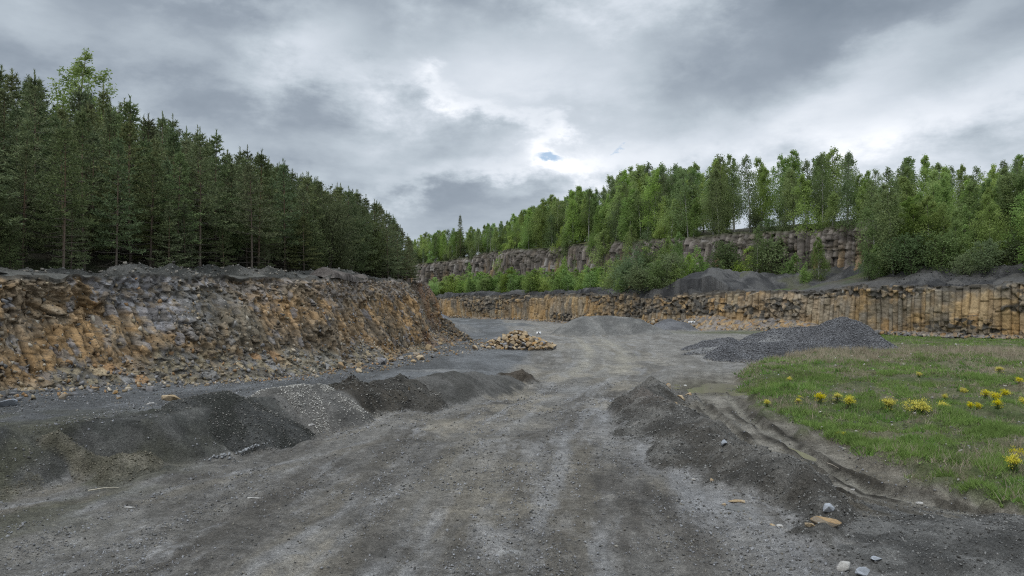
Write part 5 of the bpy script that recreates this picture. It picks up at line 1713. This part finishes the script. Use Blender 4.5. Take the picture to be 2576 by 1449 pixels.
def right_woods():
    r = np.random.default_rng(71)
    items = []
    # strip on top of the rear face
    for row, d in enumerate([19.0, 22.0, 25.5, 29.5, 34.0]):
        s = WS[3] + 2
        while s < WS[-1] - 2:
            ss, dd = s + r.normal() * 0.8, d + r.normal() * 0.8
            x = np.interp(ss, WS, WALL[:, 0]) + dd * BK[0]
            y = np.interp(ss, WS, WALL[:, 1]) + dd * BK[1]
            px = CX + x / y * F
            if 1030 < px < 2300 and not (1740 < px < 2060 and row >= 2 and r.random() < 0.45):
                items.append(('top', row, x, y, px))
            s += (2.6 + 0.35 * row) * (0.75 + 0.5 * r.random()) * (1.0 if px < 1860 or row < 2 else 1.5)
    # the slope to the right
    for row, d in enumerate([8.0, 10.5, 13.5, 17, 20.5, 24.5, 29, 34, 39.5]):
        s = WS[0] + 12
        while s < WS[3] + 5:
            ss, dd = s + r.normal() * 0.8, d + r.normal() * 0.9
            x = np.interp(ss, WS, WALL[:, 0]) + dd * BK[0]
            y = np.interp(ss, WS, WALL[:, 1]) + dd * BK[1]
            px = CX + x / y * F
            if 2010 < px < 2720 and ss < WS[3] + 4:
                items.append(('slope', row, x, y, px))
            s += 2.9 * (0.75 + 0.5 * r.random())
    print('right trees', len(items))
    items.sort(key=lambda i: i[4])
    cnt = {}
    for zone, row, x, y, px in items:
        z = float(hill_z(x, y))
        lim = (HY - np.interp(px, RSKY_PX, RSKY_PY)) / F * y + EYE - z
        h = r.uniform(9.5, 15.0) if zone == 'top' else r.uniform(7.5, 12.5)
        if px < 1250:
            h = r.uniform(7, 10.5)
        h = min(h, lim * r.uniform(0.80, 1.05))
        if row >= (2 if zone == 'top' else 6):
            h = max(h, min(lim * r.uniform(0.74, 1.03), 16))
        if zone == 'top' and row == 0 and r.random() < 0.45:
            h *= 0.6
        if h < 2.5:
            continue
        if zone == 'top':
            k = r.choice(['fresh green', 'mid green', 'mid green', 'thin-crowned olive', 'fresh green'] if px < 1850 else ['mid green', 'thin-crowned olive', 'thin-crowned olive', 'mid green', 'fresh green'])
        else:
            k = r.choice(['mid green', 'dark green', 'fresh green', 'mid green', 'fresh green'] if row < 5 else ['fresh green', 'mid green', 'thin-crowned olive'])
        pr = BIRCH[k][r.integers(0, len(BIRCH[k]))]
        if zone == 'top' and row == 0:
            key = (k, 'edge')
            cnt[key] = cnt.get(key, 0) + 1
            lab, grp = f'{k} birch on the upper rock rim, {ordn(cnt[key] - 1)} {k} one from left', 'birches on the rim of the upper rock face'
        elif zone == 'top':
            lab, grp = f'{k} birch in the wood behind the rim of the upper rock face', f'{k} birches behind the rim'
        elif row == 0:
            key = (k, 'slope')
            cnt[key] = cnt.get(key, 0) + 1
            lab, grp = f'{k} tree at the right slope foot, {ordn(cnt[key] - 1)} {k} one from left', 'trees at the foot of the right-hand slope'
        else:
            lab, grp = f'{k} tree up the wooded slope at the right', f'{k} trees up the right-hand slope'
        plant('birch_tree' if k != 'dark green' else 'leafy_tree', pr, (x, y, z - 0.1), h, 13.0, lab, 'tree', grp, wide=r.uniform(0.78, 1.18))
    # undergrowth on the rim and between the slope trees
    for zone, dlist, s0, s1, stp in [('rim', (19.6, 22.5, 27.0), WS[3] + 2, WS[-1] - 3, 3.0), ('slope', (5.5, 8.5, 12.5, 17.0, 22.0), WS[0] + 14, WS[3] + 4, 3.6)]:
        for d in dlist:
            s = s0 + r.random() * stp
            while s < s1:
                ss, dd = s + r.normal() * 0.8, d + r.normal() * 0.7
                x = np.interp(ss, WS, WALL[:, 0]) + dd * BK[0]
                y = np.interp(ss, WS, WALL[:, 1]) + dd * BK[1]
                px = CX + x / y * F
                if 1040 < px < 2700 and (zone == 'slope' or px < 2080) and not (zone == 'rim' and d > 20 and 1760 < px < 2060) and not (zone == 'rim' and d < 20 and 1320 < px < 1420):
                    h = r.uniform(2.0, 4.2) if zone == 'rim' else r.uniform(2.6, 5.5)
                    k = ['olive', 'grey-green'][r.integers(0, 2)]
                    if r.random() < 0.5:
                        k2 = ['fresh green', 'mid green'][r.integers(0, 2)]
                        plant('birch_sapling', SAPL[k2][r.integers(0, len(SAPL[k2]))], (x, y, float(hill_z(x, y)) - 0.1), h * 1.2, 6.0, f'{k2} sapling in the undergrowth of the ' + ('upper rim wood' if zone == 'rim' else 'right-hand slope'), 'sapling', f'{k2} saplings in the undergrowth, {zone}', r.uniform(1.0, 1.4))
                    else:
                        plant('willow_bush', BUSH[k][r.integers(0, 2)], (x, y, float(hill_z(x, y)) - 0.1), h, 5.0, f'{k} bush in the undergrowth of the ' + ('upper rim wood' if zone == 'rim' else 'right-hand slope'), 'bush', f'{k} bushes in the undergrowth, {zone}', r.uniform(1.0, 1.3))
                s += stp * (0.7 + 0.6 * r.random())
    # one spruce over the far birches
    p = U(1157, 650, 222)
    z = float(hill_z(p[0], p[1]))
    plant('spruce_tree', SPRUCE, (p[0], p[1], z), (HY - 543) / F * p[1] + EYE - z, 13.0, 'pointed dark spruce rising above the far birches at the valley end', 'tree', None, 1.2)
    # saplings along the bench below the upper face
    sap = []
    for s in np.arange(WS[5] + 2, WS[-1] - 6, 1.55):
        for d in (5.5, 9.5):
            if r.random() < 0.28:
                continue
            ss, dd = s + r.normal() * 0.6, d + r.normal() * 1.2
            x = np.interp(ss, WS, WALL[:, 0]) + dd * BK[0]
            y = np.interp(ss, WS, WALL[:, 1]) + dd * BK[1]
            px = CX + x / y * F
            if 1085 < px < 1560:
                sap.append((px, x, y))
    sap.sort()
    for n, (px, x, y) in enumerate(sap):
        k = 'fresh green' if r.random() < 0.6 else 'mid green'
        h = r.uniform(3.6, 6.6) * np.interp(px, [1085, 1200, 1560], [0.85, 1.0, 0.95])
        plant('birch_sapling', SAPL[k][r.integers(0, len(SAPL[k]))], (x, y, float(hill_z(x, y)) - 0.1), h, 6.0, f'{k} young birch on the bench below the upper rock, {ordn(n)} from left', 'sapling', 'young birches on the bench below the upper face', r.uniform(1.2, 1.7))
    # marked single trees in front of the upper face
    for px, pyt, dep, kind, col_, lab, wd in [
            (1411, 648, 158, 'S', 'fresh green', 'tall yellow-green young birch alone before the upper rock face', .75), (1465, 668, 152, 'S', 'mid green', 'young birch right of the tall yellow-green one', .9),
            (1525, 690, 146, 'S', 'mid green', 'low green sapling before the upper face where its rock shows whitish', 1.1),
            (1590, 632, 126, 'B', 'grey-green', 'large grey-green willow bush at the left of the clump on the bench', 1.1), (1610, 665, 121, 'B', 'grey-green', 'low grey-green willow at the front foot of the clump on the bench', 1.5), (1640, 625, 131, 'S', 'mid green', 'leafy sapling filling the middle of the willow clump', 1.4), (1685, 640, 119, 'B', 'olive', 'olive bush at the right front of the willow clump', 1.2), (1745, 625, 126, 'S', 'mid green', 'tall green sapling behind the top of the pointed spoil mound', 1.3), (1700, 660, 117, 'S', 'fresh green', 'yellow-green sapling between the willow clump and the spoil mound', 1.3), (1560, 655, 134, 'B', 'olive', 'olive willow behind the left end of the clump', 1.2), (1625, 612, 128, 'B', 'grey-green', 'tallest grey-green bush in the middle of the clump on the bench', .75),
            (1668, 600, 124, 'S', 'fresh green', 'tall fresh green birch at the right of the willow clump', .8), (1700, 590, 126, 'T', 'mid green', 'slim birch rising highest behind the willow clump', .8), (1722, 640, 121, 'S', 'fresh green', 'bright green sapling beside the pointed spoil mound', .95),
            (1775, 640, 122, 'S', 'fresh green', 'bright green young birch behind the pointed spoil mound', 1.0), (1810, 655, 122, 'S', 'mid green', 'green young birch right of the pointed spoil mound', 1.0), (1650, 660, 119, 'B', 'olive', 'low olive bush at the front of the willow clump', 1.0), (1560, 680, 128, 'S', 'mid green', 'small green sapling left of the willow clump', 1.1),
            (1870, 625, 121, 'S', 'mid green', 'green sapling in front of the rear rock, left of the white-stemmed birch', 1.2), (1945, 600, 120, 'B', 'olive', 'tall olive scrub before the rear rock, right of the white-stemmed birch', 1.0), (1985, 640, 117, 'S', 'fresh green', 'bright sapling where the rear rock meets the wooded slope', 1.2), (1825, 610, 124, 'B', 'grey-green', 'grey-green willow between the spoil mound and the rear rock', 1.0), (1902, 570, 120, 'T', 'thin-crowned olive', 'thin olive birch with a white stem before the rear rock', .8), (1850, 690, 122, 'B', 'olive', 'small olive bush on the bank before the rear rock', .9),
            (2370, 610, 99, 'S', 'fresh green', 'bright pointed young birch at the foot of the right slope', .9), (2300, 650, 100, 'B', 'olive', 'low olive bush left of the bright pointed birch', 1.1), (2425, 560, 98, 'B', 'grey-green', 'broad grey-green tree right of the bright pointed birch', .8), (2535, 645, 90, 'S', 'mid green', 'green sapling near the right edge above the dark bank', 1.1), (2490, 590, 95, 'T', 'mid green', 'leafy birch close to the right edge of the wood', 1.1), (2180, 640, 108, 'T', 'mid green', 'slender birch with white stem at the foot of the slope', .9), (2060, 600, 112, 'T', 'mid green', 'birch with a forked white stem beside the end of the rear rock', .9), (2250, 655, 104, 'S', 'mid green', 'small sapling on the bank at the slope foot', 1.0), (2030, 660, 112, 'S', 'mid green', 'bushy sapling at the right end of the rear rock', 1.1)]:
        p = U(px, 700, dep)
        z = float(hill_z(p[0], p[1]))
        if abs(z - 5.9) > 5:
            z = min(z, 12)
        h = (HY - pyt) / F * dep + EYE - z
        pool, h0, nm = {'S': (SAPL, 6.0, 'birch_sapling'), 'B': (BUSH, 5.0, 'willow_bush'), 'T': (BIRCH, 13.0, 'birch_tree')}[kind]
        plant(nm, pool[col_][random.randrange(len(pool[col_]))], (p[0], p[1], z - 0.1), h, h0, lab, {'S': 'sapling', 'B': 'bush', 'T': 'tree'}[kind], None, wd)


right_woods()


# ================================================================== meadow
def meadow():
    r = np.random.default_rng(81)
    Ps, Ds, Ls, Wd, Cs = [], [], [], [], []

    def blades(x, y, nb, ln, wd, spread, c0, c1, tall=0.0):
        n = len(x)
        z = ground_z(x, y)
        P = np.repeat(np.stack([x, y, z - 0.01], 1), nb, 0) + np.concatenate([r.normal(size=(n * nb, 2)) * spread, np.zeros((n * nb, 1))], 1)
        D = r.normal(size=(n * nb, 3)) * 0.55
        D[:, 2] = 0.75 + tall
        lnn = np.repeat(ln, nb) * (0.5 + 0.7 * r.random(n * nb))
        ck = np.repeat(r.random(n), nb) * 0.6 + 0.4 * r.random(n * nb)
        Ps.append(P)
        Ds.append(unit(D))
        Ls.append(lnn)
        Wd.append(np.repeat(wd, nb) * (0.6 + 0.6 * r.random(n * nb)))
        Cs.append(lerpc(c0, c1, ck))

    def pts(n, y0, y1, pw=1.0):
        y = y0 + (y1 - y0) * r.random(n) ** pw
        e = np.interp(y, MEAD_Y, MEAD_X)
        x = e + (np.maximum(0.80 * y + 3.5, e + 1) - e) * r.random(n) - 0.15
        return x, y
    for n, y0, y1, ln, wd, nb, sp in [(26000, 12, 22, 0.13, 0.016, 7, 0.06), (30000, 20, 36, 0.15, 0.024, 6, 0.08), (26000, 34, 60, 0.16, 0.04, 5, 0.13), (16000, 56, 96, 0.17, 0.07, 4, 0.2)]:
        x, y = pts(n, y0, y1)
        lush = fbm(x * 0.45, y * 0.45, 91, 4) + 0.75 * fbm(x * 1.8, y * 1.3, 92, 4)
        keep = (r.random(n) < 0.05 + 0.95 * sstep(-0.20, 0.4, lush)) & (mead_mask(x, y) > 0.4)
        x, y, lush = x[keep], y[keep], lush[keep]
        k = 0.5 + 1.2 * sstep(-0.2, 0.8, lush)
        half = r.random(len(x)) < sstep(-0.45, 0.4, lush - 0.5 * sstep(24, 36, y) * sstep(62, 54, y))
        blades(x[half], y[half], nb, ln * k[half], np.full(half.sum(), wd), sp, (0.115, 0.185, 0.045), (0.23, 0.32, 0.09))
        blades(x[~half], y[~half], nb, ln * k[~half] * 0.9, np.full((~half).sum(), wd), sp, (0.16, 0.165, 0.08), (0.27, 0.25, 0.15))
    V, T, C = spikes(np.concatenate(Ps), np.concatenate(Ds), np.concatenate(Ls), np.concatenate(Wd), np.concatenate(Cs), r)
    tag(obj('grass', mesh_from('grass', V, tris=T, col=C), M_GRASS), 'short green grass and weeds covering the meadow at the right', 'grass', kind='stuff')
    Ps.clear(), Ds.clear(), Ls.clear(), Wd.clear(), Cs.clear()
    # darker broad-leaved weeds in clumps
    n = 5200
    x, y = pts(n, 12, 46, 1.2)
    keep = (fbm(x * 0.7, y * 0.7, 95, 4) > 0.12) & (mead_mask(x, y) > 0.5)
    x, y = x[keep], y[keep]
    blades(x, y, 9, r.uniform(0.12, 0.30, len(x)), 0.03 + 0.0006 * y, 0.10, (0.075, 0.15, 0.032), (0.175, 0.28, 0.065), -0.1)
    V, T, C = spikes(np.concatenate(Ps), np.concatenate(Ds), np.concatenate(Ls), np.concatenate(Wd), np.concatenate(Cs), r)
    tag(obj('weeds', mesh_from('weeds', V, tris=T, col=C), M_GRASS), 'dark broad-leaved weed clumps scattered in the meadow grass', 'weeds', kind='stuff')
    Ps.clear(), Ds.clear(), Ls.clear(), Wd.clear(), Cs.clear()
    # dry stalks: a band behind the meadow beside the dark heap, and scattered tufts
    n = 16000
    x, y = pts(n, 13, 58)
    band = np.exp(-((y - 49 - 0.12 * (x - 25)) / 5.5) ** 2)
    keep = (r.random(n) < 0.05 + 0.70 * band + 0.55 * sstep(0.05, 0.5, fbm(x * 0.3, y * 0.3, 93, 4))) & (mead_mask(x, y) > 0.6)
    x, y = x[keep], y[keep]
    tallk = r.uniform(0.22, 0.48, len(x)) * (0.75 + 0.5 * np.exp(-((y - 50) / 7) ** 2))
    blades(x, y, 7, tallk, 0.006 + 0.0005 * y, 0.06, (0.25, 0.205, 0.14), (0.44, 0.385, 0.29), 0.4)
    V, T, C = spikes(np.concatenate(Ps), np.concatenate(Ds), np.concatenate(Ls), np.concatenate(Wd), np.concatenate(Cs), r)
    tag(obj('dry_grass', mesh_from('dry_grass', V, tris=T, col=C), M_GRASS), 'bleached dry stalks standing among the meadow grass', 'dry grass', kind='stuff')
    # stones in the meadow
    n = 900
    x, y = pts(n, 12, 70)
    s = (0.03 + 0.10 * r.random(n) ** 3) * (0.7 + y / 50)
    stuff_stones('gravel', 'pale pebbles scattered through the meadow grass', np.stack([x, y, ground_z(x, y) + s * 0.3], 1), s, np.array([(0.42, 0.40, 0.36)]) * (0.6 + 0.5 * r.random((n, 1))), 82)


meadow()


# ---- yellow flowering plants
def flower_meshes(seed, broad):
    r = np.random.default_rng(seed)
    n = 52 if broad else 26
    R0 = 0.42 if broad else 0.24
    a, q = r.random(n) * 6.28, np.sqrt(r.random(n)) * R0
    tip = np.stack([q * np.cos(a), q * np.sin(a), (0.46 if broad else 0.5) - 0.45 * q ** 2 / R0 + r.normal(size=n) * 0.085], 1)
    stems = [tube(np.stack([[t[0] * 0.25, t[1] * 0.25, -0.03], t * [0.7, 0.7, 0.6], t]), [0.008, 0.006, 0.004], 3, (0.10, 0.14, 0.04)) for t in tip]
    V, T, C = merge(stems)
    m = 60 if broad else 30
    base = np.zeros((m, 3)) + np.concatenate([r.normal(size=(m, 2)) * 0.09, np.zeros((m, 1))], 1)
    d = unit(np.concatenate([r.normal(size=(m, 2)), np.abs(r.normal(size=(m, 1))) * 0.9], 1))
    lv = spikes(base, d, 0.14 + 0.16 * r.random(m), np.full(m, 0.05), np.tile([(0.06, 0.105, 0.03)], (m, 1)), r)
    V, T, C = merge([(V, T, C), lv])
    k = 32
    P = np.repeat(tip, k, 0) + r.normal(size=(n * k, 3)) * [0.075, 0.075, 0.045]
    col = lerpc((0.55, 0.47, 0.02), (0.74, 0.66, 0.07), r.random(n * k))
    fl_ = leaves(P, np.full(n * k, 0.048), col, r, flat=0.8)
    fv, ft, fc = merge([fl_] + [tube(np.stack([[0, 0, 0.22], t * [0.6, 0.6, 0.8], t]), [0.006, 0.004, 0.004], 3, (0.30, 0.30, 0.05)) for t in tip])
    return mesh_from('stem', V, tris=T, col=C), mesh_from('flower_head', fv, tris=ft, col=fc)


FLW = [set_mats(flower_meshes(700 + i, False), M_GRASS, M_FLOWER) for i in range(3)] + [set_mats(flower_meshes(710, True), M_GRASS, M_FLOWER)]
fl = [  # px, base py, width px
    (2305, 1040, 68, 1), (2372, 1041, 34, 0), (2235, 1036, 38, 0), (2137, 1027, 32, 0), (2063, 1014, 28, 0), (2107, 1012, 26, 0), (2013, 1013, 18, 0), (1986, 962, 16, 0), (2312, 950, 15, 0), (2514, 942, 22, 0), (2114, 1116, 32, 0), (2008, 1018, 18, 0), (1930, 1022, 18, 0),
    (2480, 1005, 26, 0), (2505, 1012, 26, 0), (2510, 1028, 26, 0), (2530, 1006, 28, 0), (2440, 1030, 20, 0), (2425, 995, 20, 0), (2376, 1006, 16, 0), (2560, 1150, 44, 1), (2550, 1182, 40, 0), (2565, 968, 20, 0), (2460, 1032, 20, 0), (2215, 1260, 1, 0), (2575, 1025, 26, 0)]
fl = [f for f in fl if f[2] > 5]
FLAB = {(2305, 1040): 'widest clump of yellow flowers in the middle of the meadow', (2114, 1116): 'yellow flowering plant alone near the muddy track', (2560, 1150): 'large yellow clump at the right edge, upper of the two there', (2550, 1182): 'yellow clump at the right edge, lower of the two there', (2372, 1041): 'yellow plant right of the widest clump', (2235, 1036): 'yellow plant left of the widest clump', (1986, 962): 'small yellow plant nearest to the gravel heap', (2514, 942): 'yellow plant far back near the right edge', (2312, 950): 'small yellow plant in the middle of the far meadow'}
others = sorted([f for f in fl if (f[0], f[1]) not in FLAB])
for f in fl:
    p = gpt(f[0], f[1])
    me = FLW[3] if f[3] else FLW[random.randrange(3)]
    w0 = 1.0 if f[3] else 0.6
    s = 0.88 * f[2] / F * p[1] / w0
    lab = FLAB.get((f[0], f[1])) or f'yellow flowering plant in the meadow, {ORD[others.index(f)]} of the smaller ones from the left'
    root = empty('flowering_plant', (p[0], p[1], p[2] - 0.01), random.uniform(0, 6.28), (s, s, min(s, 1.15)))
    for nm, m_ in zip(('stem', 'flower_head'), me):
        c = bpy.data.objects.new(nm, m_)
        COL.objects.link(c)
        c.parent = root
    tag(root, lab, 'plant', 'yellow flowering plants in the meadow')


# ================================================================== signs and litter
def box(x0, x1, y0, y1, z0, z1, col):
    V = np.array([(x, y, z) for x in (x0, x1) for y in (y0, y1) for z in (z0, z1)], float)
    Q = [(0, 1, 3, 2), (4, 6, 7, 5), (0, 4, 5, 1), (2, 3, 7, 6), (0, 2, 6, 4), (1, 5, 7, 3)]
    T = np.array([t for q in Q for t in (q[:3], (q[0], q[2], q[3]))])
    return V, T, np.array(col)


def text_mesh(txt, size, col):
    cu = bpy.data.curves.new('lettering', 'FONT')
    cu.body, cu.size, cu.align_x, cu.align_y, cu.extrude = txt, size, 'CENTER', 'CENTER', 0.004
    cu.offset = size * 0.02
    o = bpy.data.objects.new('lettering', cu)
    COL.objects.link(o)
    bpy.context.view_layer.update()
    me = bpy.data.meshes.new_from_object(o.evaluated_get(bpy.context.evaluated_depsgraph_get()))
    bpy.data.objects.remove(o)
    at = me.attributes.new('Col', 'FLOAT_COLOR', 'POINT')
    at.data.foreach_set('color', np.tile(np.array(col + (1,), np.float32), len(me.vertices)))
    me.materials.clear()
    me.materials.append(M_PAINT)
    return me


def sign(label, loc, w_, h_, lift, txts, rz=0.0):
    root = empty('sign', loc, rz)
    V, T, C = merge([box(-w_ / 2, w_ / 2, -0.012, 0.012, lift, lift + h_, (0.8, 0.8, 0.8))])
    obj('panel', mesh_from('panel', V, tris=T, col=C), M_PAINT, root)
    for sx in (-0.36, 0.36):
        V, T, C = merge([box(sx * w_ - 0.02, sx * w_ + 0.02, 0.014, 0.05, -0.1, lift + h_ * 0.9, (0.12, 0.12, 0.12))])
        obj('post', mesh_from('post', V, tris=T, col=C), M_PAINT, root)
    for tx, size, ox in txts:
        o = obj('lettering', text_mesh(tx, size, (0.03, 0.03, 0.03)), None, root)
        o.location = (ox, -0.014, lift + h_ / 2)
        o.rotation_euler = (R(90), 0, 0)
    tag(root, label, 'sign')


p = gpt(1355, 843)
sign('small white board with a black letter A on the quarry floor', p, 0.56, 0.36, 0.05, [('A', 0.44, 0.0)])
p = U(1740, 811, 106.5)
sign('narrow white number plate on the rubble below the basalt wall', (p[0], p[1], p[2] - 0.15), 0.95, 0.32, 0.0, [('8', 0.34, -0.24), ('43', 0.34, 0.2)])
# litter and wood
p = U(2110, 735.5, 94)
rock('pale', (p[0], p[1] - 1.2, p[2]), 0.55, 'white block caught at the top of the basalt wall', squash=(1.1, .7, .7))
p = U(2187, 717, 99)
rock('pale', (p[0], p[1], p[2]), 0.5, 'flat white stone lying in the grassy hollow on the bench', squash=(1.4, .8, .4))
p = lpt(21.5, 1.1, 0.12)
rock('tan', p, 0.55, 'pinkish boulder on the lip of the left cliff', squash=(1, .9, .8))


def stick(name, pts, r0, col, label, cat='stick'):
    P = np.array(pts, float)
    u_ = np.linspace(0, 1, 9)
    k = np.linspace(0, 1, len(P))
    Q = np.stack([np.interp(u_, k, P[:, c]) for c in range(3)], 1)
    V, T, C = tube(Q, r0 * (1 - 0.6 * u_), 5, col)
    tag(obj(name, mesh_from(name, V, tris=T, col=C, smooth=True), M_WOOD), label, cat)


def gstick(a, b, lift, r0, col, label):
    A, B = gpt(*a), gpt(*b)
    mid = ((A[0] + B[0]) / 2, (A[1] + B[1]) / 2 + 0.02, (A[2] + B[2]) / 2 + lift + 0.015)
    stick('stick', [(A[0], A[1], A[2] + r0), mid, (B[0], B[1], B[2] + r0 + lift * 0.3)], r0, col, label)


gstick((2334, 1318), (2366, 1323), 0.02, 0.013, (0.62, 0.60, 0.55), 'short white stick on the gravel at the end of the ruts')
gstick((222, 1236), (300, 1230), 0.03, 0.016, (0.42, 0.38, 0.30), 'long pale stick lying at the lower left roadside')
gstick((2080, 1166), (2110, 1180), 0.02, 0.014, (0.34, 0.30, 0.25), 'thin bleached branch on the right edge of the muddy track')
A = gpt(60, 1195)
for i, (dx_, dz_, ln_) in enumerate([(-0.42, 0.42, 0.5), (-0.55, 0.28, 0.6), (0.15, 0.30, 0.45), (0.55, 0.25, 0.5)]):
    b0 = np.array([A[0] + 0.45, A[1] + 0.15, A[2] + 0.45])
    stick('root', [b0, b0 + [dx_ * 0.5, -0.25, dz_ * 0.2 - 0.08], b0 + [dx_, -0.42, -0.25 - 0.06 * i]], 0.016, (0.20, 0.17, 0.12), ['pale broken root sticking left from the brown earth mound', 'lower pale root on the left face of the brown earth mound', 'root hanging down the middle of the brown earth mound', 'root curving right out of the brown earth mound'][i], 'root')
p = U(1028, 985, 28.0)
stick('stump', [(p[0], p[1], p[2] - 0.05), (p[0] + 0.02, p[1] - 0.05, p[2] + 0.08), (p[0] + 0.03, p[1] - 0.1, p[2] + 0.2)], 0.05, (0.16, 0.12, 0.075), 'short wooden stub poking from the dark tipped heap', 'stump')

# ------------------------------------------------------------------ rest stones that lie on heaps by casting straight down
bpy.context.view_layer.update()
deps = bpy.context.evaluated_depsgraph_get()
for o in [o for o in bpy.data.objects if o.name.split('.')[0] == 'rock' and o.type == 'MESH']:
    if o.location.y > 60:
        continue
    zb = max((v[2] for v in ((o.matrix_world @ Vector(c)) for c in o.bound_box)))
    o.hide_viewport = True
bpy.context.view_layer.update()
deps = bpy.context.evaluated_depsgraph_get()
for o in [o for o in bpy.data.objects if o.name.split('.')[0] == 'rock' and o.type == 'MESH']:
    if o.location.y > 60 or not o.hide_viewport:
        continue
    hit, loc, nrm, idx, ho, mw = sc.ray_cast(deps, Vector((o.location.x, o.location.y, 3.2)), Vector((0, 0, -1)))
    if hit and ho.name.split('.')[0] in ('ground', 'earth_berm', 'gravel_heap', 'spoil_heap'):
        dz = loc.z - float(ground_z(o.location.x, o.location.y))
        o.location.z += dz
for o in bpy.data.objects:
    o.hide_viewport = False
